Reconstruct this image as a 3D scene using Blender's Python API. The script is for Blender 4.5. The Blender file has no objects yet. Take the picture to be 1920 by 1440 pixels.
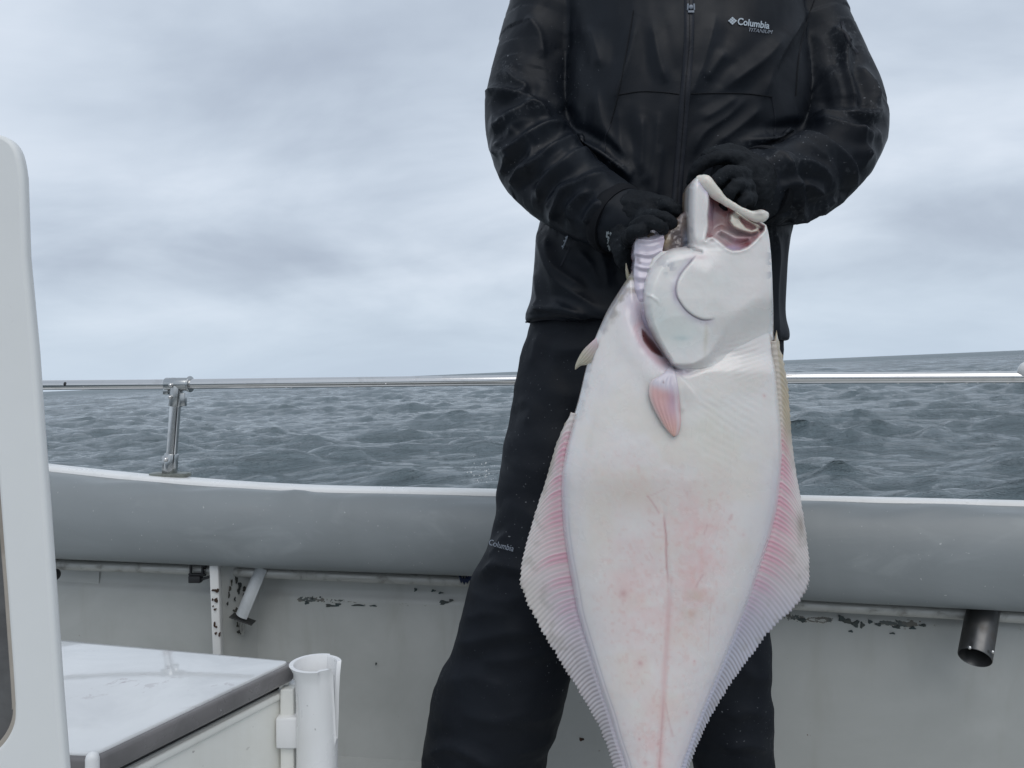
import bpy, bmesh, math, random
import numpy as np
from mathutils import Vector, Matrix
from mathutils.bvhtree import BVHTree

random.seed(7)
np.random.seed(7)
SC = bpy.context.scene
C = SC.collection
R = math.radians

# ------------------------------------------------------------------ camera
FOC = 1493.0            # focal length in pixels of the 1920 px wide frame
CAMZ = 0.88             # camera height above the deck
PITCH = R(0.88)         # looking very slightly down
HEEL = R(2.43)          # the boat heels, the horizon climbs to the right
SEA_Z = CAMZ - 1.85     # mean sea level
T_BOAT = Matrix.Translation((0, 0, CAMZ)) @ Matrix.Rotation(HEEL, 4, 'Y') @ Matrix.Translation((0, 0, -CAMZ))

cam_d = bpy.data.cameras.new('camera')
cam_d.sensor_width = 36.0
cam_d.lens = 36.0 * FOC / 1920.0
cam_d.clip_start = 0.02
cam_d.clip_end = 30000
cam = bpy.data.objects.new('camera', cam_d)
C.objects.link(cam)
cam.matrix_world = T_BOAT @ Matrix.Translation((0, 0, CAMZ)) @ Matrix.Rotation(R(90) - PITCH, 4, 'X')
SC.camera = cam

# ------------------------------------------------------------------ light
SUN_EL, SUN_AZ = 50.0, 165.0      # degrees; azimuth clockwise from +Y (behind the photographer)
SC.view_settings.view_transform = 'Standard'
SC.view_settings.look = 'None'
SC.view_settings.gamma = 1.0
SC.view_settings.exposure = 0.12
SC.view_settings.use_curve_mapping = False

sun_d = bpy.data.lights.new('sun', 'SUN')
sun_d.energy = 0.9
sun_d.angle = R(50)
sun_d.color = (1.0, 0.97, 0.93)
sun = bpy.data.objects.new('sun', sun_d)
C.objects.link(sun)
_e, _a = R(SUN_EL), R(SUN_AZ)
_dir = Vector((math.sin(_a) * math.cos(_e), math.cos(_a) * math.cos(_e), math.sin(_e)))
sun.rotation_euler = (-_dir).to_track_quat('-Z', 'Y').to_euler()
sun.location = _dir * 50

world = bpy.data.worlds.new('World')
SC.world = world
world.use_nodes = True
wn, wl = world.node_tree.nodes, world.node_tree.links
wn.clear()


def wnode(t, **kw):
    n = wn.new(t)
    for k, v in kw.items():
        setattr(n, k, v)
    return n


w_out = wnode('ShaderNodeOutputWorld')
w_bg = wnode('ShaderNodeBackground')
w_bg.inputs['Strength'].default_value = 0.1
sky = wnode('ShaderNodeTexSky', sky_type='NISHITA')
sky.sun_disc = False
sky.sun_elevation = R(SUN_EL)
sky.sun_rotation = R(SUN_AZ)
sky.air_density = 1.0
sky.dust_density = 3.0
w_tc = wnode('ShaderNodeTexCoord')
w_sep = wnode('ShaderNodeSeparateXYZ')
wl.new(w_tc.outputs['Generated'], w_sep.inputs[0])


def wmath(op, a, b=None, c=None, clamp=False):
    n = wnode('ShaderNodeMath', operation=op, use_clamp=clamp)
    for i, v in enumerate((a, b, c)):
        if v is None:
            continue
        if isinstance(v, (int, float)):
            n.inputs[i].default_value = v
        else:
            wl.new(v, n.inputs[i])
    return n.outputs[0]


# stratus layer: the view ray is carried to a flat layer overhead, so bands flatten towards the horizon
zc = wmath('MAXIMUM', w_sep.outputs[2], 0.0)
den = wmath('ADD', zc, 0.34)
cx = wmath('DIVIDE', w_sep.outputs[0], den)
cy = wmath('DIVIDE', w_sep.outputs[1], den)
w_comb = wnode('ShaderNodeCombineXYZ')
wl.new(wmath('MULTIPLY', cx, 0.95), w_comb.inputs[0])
wl.new(wmath('MULTIPLY', cy, 1.15), w_comb.inputs[1])


def wnoise(scale, detail, rough, dist, off):
    m = wnode('ShaderNodeMapping')
    m.inputs['Location'].default_value = off
    wl.new(w_comb.outputs[0], m.inputs[0])
    n = wnode('ShaderNodeTexNoise')
    n.inputs['Scale'].default_value = scale
    n.inputs['Detail'].default_value = detail
    n.inputs['Roughness'].default_value = rough
    n.inputs['Distortion'].default_value = dist
    wl.new(m.outputs[0], n.inputs['Vector'])
    return n.outputs['Fac']


n_big = wnoise(0.95, 5, 0.55, 0.35, (3.1, 0.4, 0))
n_mid = wnoise(1.9, 7, 0.55, 0.4, (7.3, 1.9, 2))
nn = wmath('ADD', wmath('MULTIPLY', n_big, 0.62), wmath('MULTIPLY', n_mid, 0.38))
cr = wnode('ShaderNodeValToRGB')
cr.color_ramp.interpolation = 'B_SPLINE'
el = cr.color_ramp.elements
el[0].position, el[0].color = 0.34, (0.375, 0.43, 0.525, 1)
el[1].position, el[1].color = 0.66, (0.77, 0.83, 0.92, 1)
e_ = el.new(0.5)
e_.color = (0.565, 0.645, 0.745, 1)
wl.new(nn, cr.inputs[0])
# the layer is thinner and bluer low over the sea
lowr = wnode('ShaderNodeMapRange', interpolation_type='SMOOTHSTEP')
lowr.inputs['From Min'].default_value = 0.0
lowr.inputs['From Max'].default_value = 0.16
lowr.inputs['To Min'].default_value = 0.72
lowr.inputs['To Max'].default_value = 0.0
wl.new(w_sep.outputs[2], lowr.inputs[0])
mixl = wnode('ShaderNodeMix', data_type='RGBA')
mixl.inputs['B'].default_value = (0.56, 0.665, 0.785, 1)
wl.new(lowr.outputs[0], mixl.inputs['Factor'])
wl.new(cr.outputs[0], mixl.inputs['A'])
mixs = wnode('ShaderNodeMix', data_type='RGBA')
mixs.inputs['Factor'].default_value = 0.93
wl.new(sky.outputs[0], mixs.inputs['A'])
w_gain = wnode('ShaderNodeVectorMath', operation='SCALE')
w_gain.inputs['Scale'].default_value = 10.0
wl.new(mixl.outputs['Result'], w_gain.inputs[0])
wl.new(w_gain.outputs[0], mixs.inputs['B'])
wl.new(mixs.outputs['Result'], w_bg.inputs['Color'])
wl.new(w_bg.outputs[0], w_out.inputs['Surface'])


# ------------------------------------------------------------------ helpers
CP, SP = math.cos(PITCH), math.sin(PITCH)


def P(px, py, Y):
    """a point seen at pixel (px, py) of the photograph, Y metres ahead, in the boat's frame"""
    a, b = (px - 960.0) / FOC, -(py - 720.0) / FOC
    dy = CP + b * SP
    dz = -SP + b * CP
    return Vector((a / dy * Y, Y, CAMZ + dz / dy * Y))


def PN(px, py, Y):
    a, b = (px - 960.0) / FOC, -(py - 720.0) / FOC
    dy = CP + b * SP
    dz = -SP + b * CP
    return np.stack([a / dy * Y, Y + 0 * px, CAMZ + dz / dy * Y], -1)


def project(v):
    x, y, z = v[:, 0], v[:, 1], v[:, 2] - CAMZ
    d = y * CP - z * SP
    u = y * SP + z * CP
    return 960 + FOC * x / d, 720 - FOC * u / d


ALL_TOP = []


def tag(o, label=None, cat=None, group=None, kind=None):
    if label:
        o['label'] = label
    if cat:
        o['category'] = cat
    if group:
        o['group'] = group
    if kind:
        o['kind'] = kind
    return o


def empty(name, loc, label=None, cat=None, group=None):
    o = bpy.data.objects.new(name, None)
    C.objects.link(o)
    o.location = loc
    o.empty_display_size = 0.05
    tag(o, label, cat, group)
    ALL_TOP.append(o)
    return o


def link(name, me, mat, parent=None, smooth=True):
    o = bpy.data.objects.new(name, me)
    C.objects.link(o)
    if mat is not None:
        me.materials.clear()
        me.materials.append(mat)
    if smooth:
        me.shade_smooth()
    if parent is not None:
        o.parent = parent
        p, off = parent, Vector((0, 0, 0))
        while p is not None:
            off += p.location
            p = p.parent
        o.location = -off
    else:
        ALL_TOP.append(o)
    return o


def mesh_np(name, v, f):
    me = bpy.data.meshes.new(name)
    v = np.asarray(v, dtype=np.float32)
    me.vertices.add(len(v))
    me.vertices.foreach_set('co', v.ravel())
    f = np.asarray(f, dtype=np.int32)
    n, k = f.shape
    me.loops.add(n * k)
    me.loops.foreach_set('vertex_index', f.ravel())
    me.polygons.add(n)
    me.polygons.foreach_set('loop_start', np.arange(n, dtype=np.int32) * k)
    me.update(calc_edges=True)
    me.validate()
    return me


def grid_faces(nr, nc, close=False, flip=False):
    i = np.arange(nr - 1)[:, None]
    j = np.arange(nc if close else nc - 1)[None, :]
    j2 = (j + 1) % nc
    f = np.stack([i * nc + j, i * nc + j2, (i + 1) * nc + j2, (i + 1) * nc + j], -1).reshape(-1, 4)
    return f[:, ::-1] if flip else f


def set_color(me, col, name='Col'):
    a = me.color_attributes.new(name, 'FLOAT_COLOR', 'POINT')
    c = np.ones((len(me.vertices), 4), dtype=np.float32)
    c[:, :3] = col
    a.data.foreach_set('color', c.ravel())


def set_float(me, val, name):
    a = me.attributes.new(name, 'FLOAT', 'POINT')
    a.data.foreach_set('value', np.asarray(val, dtype=np.float32))


def catmull(pts, n):
    p = np.asarray(pts, float)
    if len(p) < 3:
        t = np.linspace(0, 1, n)[:, None]
        return p[0] * (1 - t) + p[-1] * t
    q = np.vstack([2 * p[0] - p[1], p, 2 * p[-1] - p[-2]])
    m = len(p) - 1
    t = np.linspace(0, m, n)
    i = np.minimum(t.astype(int), m - 1)
    u = (t - i)[:, None]
    a, b, c, d = q[i], q[i + 1], q[i + 2], q[i + 3]
    return 0.5 * ((2 * b) + (-a + c) * u + (2 * a - 5 * b + 4 * c - d) * u ** 2 + (-a + 3 * b - 3 * c + d) * u ** 3)


def tube_np(path, rad, nseg=32, nrow=None, caps=True, squash=None, up=(0, 0, 1)):
    """closed lofted tube; rad per control point; squash=(a,b) radii factors"""
    path = np.asarray(path, float)
    rad = np.asarray(rad, float) if np.ndim(rad) else np.full(len(path), float(rad))
    if nrow is None:
        nrow = len(path)
        cp, rr = path, rad
    else:
        full = catmull(np.hstack([path, rad[:, None]]), nrow)
        cp, rr = full[:, :3], full[:, 3]
    tan = np.gradient(cp, axis=0)
    tan /= np.linalg.norm(tan, axis=1)[:, None] + 1e-12
    u = np.asarray(up, float)
    if abs(np.dot(u, tan[0])) > 0.9:
        u = np.array([1.0, 0, 0]) if abs(tan[0][0]) < 0.9 else np.array([0, 1.0, 0])
    a0 = np.cross(tan[0], u)
    a0 /= np.linalg.norm(a0)
    A = []
    for t in tan:
        a0 = a0 - t * np.dot(a0, t)
        a0 /= np.linalg.norm(a0)
        A.append(a0.copy())
    A = np.array(A)
    B = np.cross(tan, A)
    th = np.linspace(0, 2 * math.pi, nseg, endpoint=False)
    sa, sb = squash or (1, 1)
    rings, cen = [], []
    if caps:
        for k in (0.25, 0.6, 0.87):
            rings.append((cp[0] - tan[0] * rr[0] * math.sqrt(1 - k * k) * min(sa, sb), A[0], B[0], rr[0] * k))
    for i in range(len(cp)):
        rings.append((cp[i], A[i], B[i], rr[i]))
    if caps:
        for k in (0.87, 0.6, 0.25):
            rings.append((cp[-1] + tan[-1] * rr[-1] * math.sqrt(1 - k * k) * min(sa, sb), A[-1], B[-1], rr[-1] * k))
    v = [c + (np.cos(th)[:, None] * a * sa + np.sin(th)[:, None] * b * sb) * r for c, a, b, r in rings]
    nr = len(rings)
    v = np.vstack(v)
    f = grid_faces(nr, nseg, close=True)
    tri = [list(map(int, r)) for r in f]
    if caps:
        c0, c1 = len(v), len(v) + 1
        v = np.vstack([v, cp[0] - tan[0] * rr[0] * min(sa, sb), cp[-1] + tan[-1] * rr[-1] * min(sa, sb)])
        for j in range(nseg):
            j2 = (j + 1) % nseg
            tri.append([c0, j2, j])
            tri.append([c1, (nr - 1) * nseg + j, (nr - 1) * nseg + j2])
    else:
        tri.append(list(range(nseg))[::-1])
        tri.append([(nr - 1) * nseg + j for j in range(nseg)])
    return v, tri


class MB:
    """collects simple shapes into one mesh"""

    def __init__(self):
        self.v, self.f = [], []

    def add(self, v, f):
        o = len(self.v)
        self.v.extend([tuple(map(float, q)) for q in v])
        self.f.extend([[int(i) + o for i in q] for q in f])
        return self

    def tube(self, path, rad, nseg=24, **kw):
        return self.add(*tube_np(path, rad, nseg, **kw))

    def box(self, c, s, rot=None):
        rot = rot or Matrix.Identity(3)
        c = Vector(c)
        v = []
        for x in (-.5, .5):
            for y in (-.5, .5):
                for z in (-.5, .5):
                    v.append(c + rot @ Vector((x * s[0], y * s[1], z * s[2])))
        return self.add(v, [(0, 1, 3, 2), (4, 6, 7, 5), (0, 4, 5, 1), (2, 3, 7, 6), (0, 2, 6, 4), (1, 5, 7, 3)])

    def ball(self, c, r, nu=24, nv=14, sc=(1, 1, 1), rot=None):
        rot = rot or Matrix.Identity(3)
        v, f = [], []
        c = Vector(c)
        for i in range(nv + 1):
            t = math.pi * i / nv
            for j in range(nu):
                p = 2 * math.pi * j / nu
                v.append(c + rot @ Vector((r * sc[0] * math.sin(t) * math.cos(p), r * sc[1] * math.sin(t) * math.sin(p), r * sc[2] * math.cos(t))))
        f = grid_faces(nv + 1, nu, close=True, flip=True)
        return self.add(v, f)

    def mesh(self, name='m'):
        me = bpy.data.meshes.new(name)
        me.from_pydata(self.v, [], self.f)
        me.validate()
        me.update()
        return me

    def build(self, name, mat, parent=None, bevel=0, seg=2, smooth=True, weld=True):
        me = self.mesh(name)
        bm = bmesh.new()
        bm.from_mesh(me)
        if weld:
            bmesh.ops.remove_doubles(bm, verts=bm.verts, dist=1e-6)
        bmesh.ops.recalc_face_normals(bm, faces=bm.faces)
        bm.to_mesh(me)
        bm.free()
        o = link(name, me, mat, parent, smooth=smooth)
        if smooth:
            me.set_sharp_from_angle(angle=R(40))
        if bevel:
            bake_mod(o, 'BEVEL', width=bevel, segments=seg, limit_method='ANGLE', angle_limit=R(35))
            o.data.shade_smooth()
            o.data.set_sharp_from_angle(angle=R(50))
        return o


def bake_mod(o, typ, **kw):
    m = o.modifiers.new('m', typ)
    for k, v in kw.items():
        setattr(m, k, v)
    bpy.context.view_layer.update()
    dg = bpy.context.evaluated_depsgraph_get()
    me = bpy.data.meshes.new_from_object(o.evaluated_get(dg), depsgraph=dg)
    o.modifiers.clear()
    mats = list(o.data.materials)
    o.data = me
    if not me.materials:
        for mm in mats:
            me.materials.append(mm)
    return o


def fuse(mb, voxel, smooth_it=6, fac=0.5):
    """union of overlapping closed shapes as one continuous skin"""
    me = mb.mesh('tmp')
    bm = bmesh.new()
    bm.from_mesh(me)
    bmesh.ops.remove_doubles(bm, verts=bm.verts, dist=1e-6)
    bmesh.ops.recalc_face_normals(bm, faces=bm.faces)
    bm.to_mesh(me)
    bm.free()
    o = bpy.data.objects.new('tmp', me)
    C.objects.link(o)
    m = o.modifiers.new('r', 'REMESH')
    m.mode = 'VOXEL'
    m.voxel_size = voxel
    m.adaptivity = 0
    s = o.modifiers.new('s', 'SMOOTH')
    s.factor = fac
    s.iterations = smooth_it
    bpy.context.view_layer.update()
    dg = bpy.context.evaluated_depsgraph_get()
    out = bpy.data.meshes.new_from_object(o.evaluated_get(dg), depsgraph=dg)
    bpy.data.objects.remove(o)
    return out


def get_co(me):
    a = np.empty(len(me.vertices) * 3, dtype=np.float32)
    me.vertices.foreach_get('co', a)
    return a.reshape(-1, 3).astype(float)


def get_no(me):
    a = np.empty(len(me.vertices) * 3, dtype=np.float32)
    me.vertices.foreach_get('normal', a)
    return a.reshape(-1, 3).astype(float)


def set_co(me, v):
    me.vertices.foreach_set('co', v.astype(np.float32).ravel())
    me.update()


def hsh(ix, iy, iz, seed=0):
    n = (ix * 374761393 + iy * 668265263 + iz * 2147483647 + seed * 1274126177) & 0xffffffff
    n = ((n ^ (n >> 13)) * 1274126177) & 0xffffffff
    n = n ^ (n >> 16)
    return (n & 0xffffff) / float(0xffffff)


def noise3(p, seed=0):
    i = np.floor(p).astype(np.int64)
    f = p - i
    f = f * f * f * (f * (f * 6 - 15) + 10)
    r = 0
    for dx in (0, 1):
        for dy in (0, 1):
            for dz in (0, 1):
                w = (f[..., 0] if dx else 1 - f[..., 0]) * (f[..., 1] if dy else 1 - f[..., 1]) * (f[..., 2] if dz else 1 - f[..., 2])
                r = r + w * hsh(i[..., 0] + dx, i[..., 1] + dy, i[..., 2] + dz, seed)
    return r * 2 - 1


def fbm(p, oct=4, seed=0, gain=0.5):
    r, a, s = 0, 1.0, 1.0
    for k in range(oct):
        r = r + a * noise3(p * s + 17.3 * k, seed + k)
        a *= gain
        s *= 2.03
    return r


def ridged(p, oct=3, seed=0):
    r, a, s = 0, 1.0, 1.0
    for k in range(oct):
        r = r + a * (1 - np.abs(noise3(p * s + 9.1 * k, seed + k)) * 2.2)
        a *= 0.5
        s *= 2.0
    return r


def dist_poly(x, y, pts, closed=False):
    """distance to a polyline, side sign, and position 0..1 along it"""
    pts = np.asarray(pts, float)
    if closed:
        pts = np.vstack([pts, pts[:1]])
    seg = np.linalg.norm(np.diff(pts, axis=0), axis=1)
    cum = np.concatenate([[0], np.cumsum(seg)])
    best = np.full(np.shape(x), 1e9)
    side = np.zeros(np.shape(x))
    par = np.zeros(np.shape(x))
    for k in range(len(pts) - 1):
        a, b = pts[k], pts[k + 1]
        d = b - a
        L2 = d @ d + 1e-9
        t = np.clip(((x - a[0]) * d[0] + (y - a[1]) * d[1]) / L2, 0, 1)
        qx, qy = a[0] + t * d[0], a[1] + t * d[1]
        dd = np.hypot(x - qx, y - qy)
        cr_ = d[0] * (y - a[1]) - d[1] * (x - a[0])
        m = dd < best
        best = np.where(m, dd, best)
        side = np.where(m, np.sign(cr_), side)
        par = np.where(m, (cum[k] + t * seg[k]) / cum[-1], par)
    return best, side, par


def inside(x, y, poly):
    r = np.zeros(np.shape(x), bool)
    n = len(poly)
    for k in range(n):
        x1, y1 = poly[k]
        x2, y2 = poly[(k + 1) % n]
        if y1 == y2:
            continue
        c = ((y1 > y) != (y2 > y)) & (x < (x2 - x1) * (y - y1) / (y2 - y1) + x1)
        r ^= c
    return r


def sdf_poly(x, y, poly):
    d, _, _ = dist_poly(x, y, poly, closed=True)
    return np.where(inside(x, y, poly), d, -d)     # positive inside


def sstep(a, b, x):
    t = np.clip((x - a) / (b - a), 0, 1)
    return t * t * (3 - 2 * t)


def smooth_pts(pts, n=60):
    return catmull(np.asarray(pts, float), n)


# ------------------------------------------------------------------ materials
def new_mat(name):
    m = bpy.data.materials.new(name)
    m.use_nodes = True
    nt = m.node_tree
    nt.nodes.clear()
    out = nt.nodes.new('ShaderNodeOutputMaterial')
    b = nt.nodes.new('ShaderNodeBsdfPrincipled')
    nt.links.new(b.outputs[0], out.inputs[0])
    return m, nt, b


class NT:
    def __init__(self, nt):
        self.nt = nt
        self.tc = nt.nodes.new('ShaderNodeTexCoord')

    def noise(self, scale, detail=4, rough=0.5, dist=0.0, stretch=(1, 1, 1), coord='Object'):
        m = self.nt.nodes.new('ShaderNodeMapping')
        m.inputs['Scale'].default_value = stretch
        self.nt.links.new(self.tc.outputs[coord], m.inputs[0])
        n = self.nt.nodes.new('ShaderNodeTexNoise')
        n.inputs['Scale'].default_value = scale
        n.inputs['Detail'].default_value = detail
        n.inputs['Roughness'].default_value = rough
        n.inputs['Distortion'].default_value = dist
        self.nt.links.new(m.outputs[0], n.inputs['Vector'])
        return n.outputs['Fac']

    def voro(self, scale, feature='F1', rand=1.0):
        n = self.nt.nodes.new('ShaderNodeTexVoronoi')
        n.feature = feature
        n.inputs['Scale'].default_value = scale
        n.inputs['Randomness'].default_value = rand
        self.nt.links.new(self.tc.outputs['Object'], n.inputs['Vector'])
        return n.outputs['Distance']

    def attr(self, name):
        n = self.nt.nodes.new('ShaderNodeAttribute')
        n.attribute_name = name
        return n

    def rng(self, v, a, b, c=0.0, d=1.0, smooth=True):
        n = self.nt.nodes.new('ShaderNodeMapRange')
        n.interpolation_type = 'SMOOTHSTEP' if smooth else 'LINEAR'
        n.inputs['From Min'].default_value = a
        n.inputs['From Max'].default_value = b
        n.inputs['To Min'].default_value = c
        n.inputs['To Max'].default_value = d
        self.nt.links.new(v, n.inputs[0])
        return n.outputs[0]

    def math(self, op, a, b=None):
        n = self.nt.nodes.new('ShaderNodeMath')
        n.operation = op
        for i, v in enumerate((a, b)):
            if v is None:
                continue
            if isinstance(v, (int, float)):
                n.inputs[i].default_value = v
            else:
                self.nt.links.new(v, n.inputs[i])
        return n.outputs[0]

    def mix(self, f, a, b, mode='MIX'):
        n = self.nt.nodes.new('ShaderNodeMix')
        n.data_type = 'RGBA'
        n.blend_type = mode
        for key, v in (('Factor', f), ('A', a), ('B', b)):
            if isinstance(v, (int, float)):
                n.inputs[key].default_value = v
            elif isinstance(v, tuple):
                n.inputs[key].default_value = (*v, 1) if len(v) == 3 else v
            else:
                self.nt.links.new(v, n.inputs[key])
        return n.outputs['Result']

    def bump(self, h, strength, dist, normal=None):
        n = self.nt.nodes.new('ShaderNodeBump')
        n.inputs['Strength'].default_value = strength
        n.inputs['Distance'].default_value = dist
        self.nt.links.new(h, n.inputs['Height'])
        if normal is not None:
            self.nt.links.new(normal, n.inputs['Normal'])
        return n.outputs[0]

    def to(self, v, sock):
        if isinstance(v, (int, float)):
            sock.default_value = v
        elif isinstance(v, tuple):
            sock.default_value = (*v, 1)
        else:
            self.nt.links.new(v, sock)


def painted(name, base, dark, rough=0.35, scale=3.0, speck=0.0, spots=(0.12, 0.1, 0.08), bump=0.1, bscale=40, streak=True):
    m, nt, b = new_mat(name)
    h = NT(nt)
    n1 = h.noise(scale, 6, 0.6, 0.4)
    col = h.mix(h.rng(n1, 0.35, 0.75), base, dark)
    if streak:
        n2 = h.noise(6, 4, 0.6, 0.2, (3.5, 3.5, 0.35))
        col = h.mix(h.rng(n2, 0.5, 0.8, 0, 0.5), col, dark)
    if speck:
        n3 = h.noise(90, 2, 0.5)
        k = h.noise(5, 3, 0.5)
        f = h.math('MULTIPLY', h.rng(n3, 0.70, 0.74, 0, speck), h.rng(k, 0.45, 0.6))
        col = h.mix(f, col, spots)
    h.to(col, b.inputs['Base Color'])
    h.to(h.rng(n1, 0.3, 0.7, rough * 0.75, rough * 1.3), b.inputs['Roughness'])
    h.to(h.bump(h.noise(bscale, 3, 0.5), bump, 0.002), b.inputs['Normal'])
    return m


M = {}
M['white'] = painted('white_gelcoat', (0.78, 0.78, 0.77), (0.66, 0.66, 0.64), 0.3, 2.5, 0.5)
M['white_panel'] = painted('white_panel_plastic', (0.76, 0.77, 0.76), (0.68, 0.69, 0.68), 0.4, 1.8, 0.3, streak=False)
M['cream'] = painted('cream_plastic', (0.80, 0.80, 0.76), (0.70, 0.69, 0.63), 0.35, 4, 0.6)
M['pvc'] = painted('pvc_plastic', (0.82, 0.82, 0.82), (0.74, 0.74, 0.73), 0.28, 5, 0.6, streak=False)
M['seal'] = painted('worn_rubber_seal', (0.42, 0.38, 0.33), (0.22, 0.19, 0.16), 0.7, 14, 0.6)
M['dark_board'] = painted('grey_speckled_board', (0.13, 0.13, 0.13), (0.06, 0.06, 0.06), 0.6, 20, 0.8, spots=(0.3, 0.3, 0.3))
M['black_plastic'] = painted('black_plastic', (0.012, 0.013, 0.016), (0.02, 0.02, 0.022), 0.45, 8, 0, streak=False)
M['blue_strap'] = painted('blue_webbing', (0.01, 0.02, 0.07), (0.02, 0.03, 0.06), 0.8, 20, 0, streak=False)
M['lid_edge'] = painted('grey_lid_edge', (0.20, 0.19, 0.19), (0.13, 0.125, 0.125), 0.3, 9, 0.5, spots=(0.5, 0.5, 0.5), streak=False)


def metal(name, base, rough, dirt=0.4, metallic=1.0, dcol=(0.12, 0.10, 0.08)):
    m, nt, b = new_mat(name)
    h = NT(nt)
    n1 = h.noise(30, 5, 0.6, 0.5)
    n2 = h.noise(120, 3, 0.6)
    f = h.rng(n1, 0.52, 0.72, 0, dirt)
    h.to(h.mix(f, base, dcol), b.inputs['Base Color'])
    h.to(metallic, b.inputs['Metallic'])
    h.to(h.rng(n1, 0.35, 0.7, rough, min(1, rough * 1.8)), b.inputs['Roughness'])
    h.to(h.bump(n2, 0.04, 0.0006), b.inputs['Normal'])
    return m


M['steel'] = metal('polished_steel', (0.66, 0.65, 0.64), 0.10, 0.15)
M['fitting'] = metal('cast_fitting', (0.46, 0.47, 0.47), 0.16, 0.2)
M['flange'] = metal('weathered_flange', (0.22, 0.24, 0.22), 0.4, 0.5, 0.6)
M['galv'] = metal('galvanised_pipe', (0.46, 0.46, 0.44), 0.42, 0.5, 0.5, (0.20, 0.18, 0.15))
M['brace'] = painted('worn_painted_steel', (0.52, 0.54, 0.55), (0.34, 0.36, 0.37), 0.4, 9, 0.8, spots=(0.08, 0.08, 0.08))
M['dark_steel'] = metal('dull_steel_tube', (0.12, 0.12, 0.12), 0.3, 0.4, 0.85)


def mat_vinyl():
    m, nt, b = new_mat('grey_vinyl')
    h = NT(nt)
    n1 = h.noise(2.2, 5, 0.55, 0.6)
    n2 = h.noise(5, 4, 0.6, 1.2, (1, 1, 2))
    col = h.mix(h.rng(n1, 0.35, 0.7), (0.225, 0.245, 0.252), (0.19, 0.208, 0.214))
    col = h.mix(h.rng(n2, 0.55, 0.75, 0, 0.35), col, (0.31, 0.335, 0.34))
    n4 = h.noise(150, 2, 0.5)
    col = h.mix(h.rng(n4, 0.74, 0.76, 0, 0.5), col, (0.6, 0.6, 0.6))
    h.to(col, b.inputs['Base Color'])
    h.to(h.rng(n1, 0.3, 0.7, 0.34, 0.5), b.inputs['Roughness'])
    bp = h.bump(h.noise(400, 2, 0.5), 0.08, 0.001)
    bp = h.bump(h.noise(7, 3, 0.5, 1.0, (1, 1, 2.5)), 0.10, 0.01, bp)
    h.to(bp, b.inputs['Normal'])
    return m


M['vinyl'] = mat_vinyl()


def mat_hull():
    """old white-grey paint with chips along a band carried by the 'chip' attribute"""
    m, nt, b = new_mat('bulwark_paint')
    h = NT(nt)
    n1 = h.noise(2.0, 6, 0.6, 0.4)
    n2 = h.noise(7, 4, 0.6, 0.3, (2.5, 2.5, 0.5))
    col = h.mix(h.rng(n1, 0.3, 0.72), (0.49, 0.50, 0.485), (0.38, 0.39, 0.375))
    col = h.mix(h.rng(n2, 0.5, 0.8, 0, 0.5), col, (0.35, 0.35, 0.32))
    a = h.attr('chip').outputs['Fac']
    nn_ = h.noise(15, 6, 0.72, 0.5, (0.85, 1, 1.7))
    thr = h.math('ADD', nn_, h.math('MULTIPLY', a, 0.2))
    chip = h.rng(thr, 0.745, 0.757)
    halo = h.rng(thr, 0.71, 0.745, 0, 0.5)
    col = h.mix(halo, col, (0.52, 0.52, 0.47))
    under = h.mix(h.rng(h.noise(25, 3, 0.5), 0.45, 0.55), (0.035, 0.05, 0.052), (0.11, 0.10, 0.085))
    col = h.mix(h.math('MULTIPLY', chip, 0.85), col, under)
    rust = h.rng(h.noise(60, 3, 0.5), 0.73, 0.75)
    rust = h.math('MULTIPLY', rust, h.rng(h.noise(4, 2, 0.5), 0.5, 0.6))
    col = h.mix(rust, col, (0.10, 0.05, 0.03))
    h.to(col, b.inputs['Base Color'])
    h.to(h.math('ADD', h.rng(n1, 0.3, 0.7, 0.3, 0.5), h.math('MULTIPLY', chip, 0.3)), b.inputs['Roughness'])
    bp = h.bump(h.noise(6, 3, 0.5), 0.3, 0.01)
    bp = h.bump(h.math('SUBTRACT', 1.0, chip), 0.5, 0.0015, bp)
    h.to(bp, b.inputs['Normal'])
    return m


M['hull'] = mat_hull()


def mat_wettop():
    m, nt, b = new_mat('wet_white_lid')
    h = NT(nt)
    n1 = h.noise(5, 5, 0.6, 0.6)
    n2 = h.noise(28, 5, 0.7, 0.8)
    n3 = h.noise(4, 3, 0.5)
    col = h.mix(h.rng(n1, 0.35, 0.7), (0.68, 0.69, 0.69), (0.55, 0.56, 0.565))
    st = h.math('MULTIPLY', h.rng(n2, 0.57, 0.64), h.rng(n3, 0.42, 0.58))
    col = h.mix(h.math('MULTIPLY', st, 0.8), col, (0.36, 0.31, 0.32))
    h.to(col, b.inputs['Base Color'])
    h.to(h.rng(n1, 0.45, 0.6, 0.02, 0.10), b.inputs['Roughness'])
    b.inputs['Coat Weight'].default_value = 0.9
    b.inputs['Coat Roughness'].default_value = 0.04
    bp = h.bump(h.noise(22, 4, 0.6, 0.5), 0.05, 0.004)
    h.to(bp, b.inputs['Normal'])
    return m


M['wet_lid'] = mat_wettop()


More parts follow.
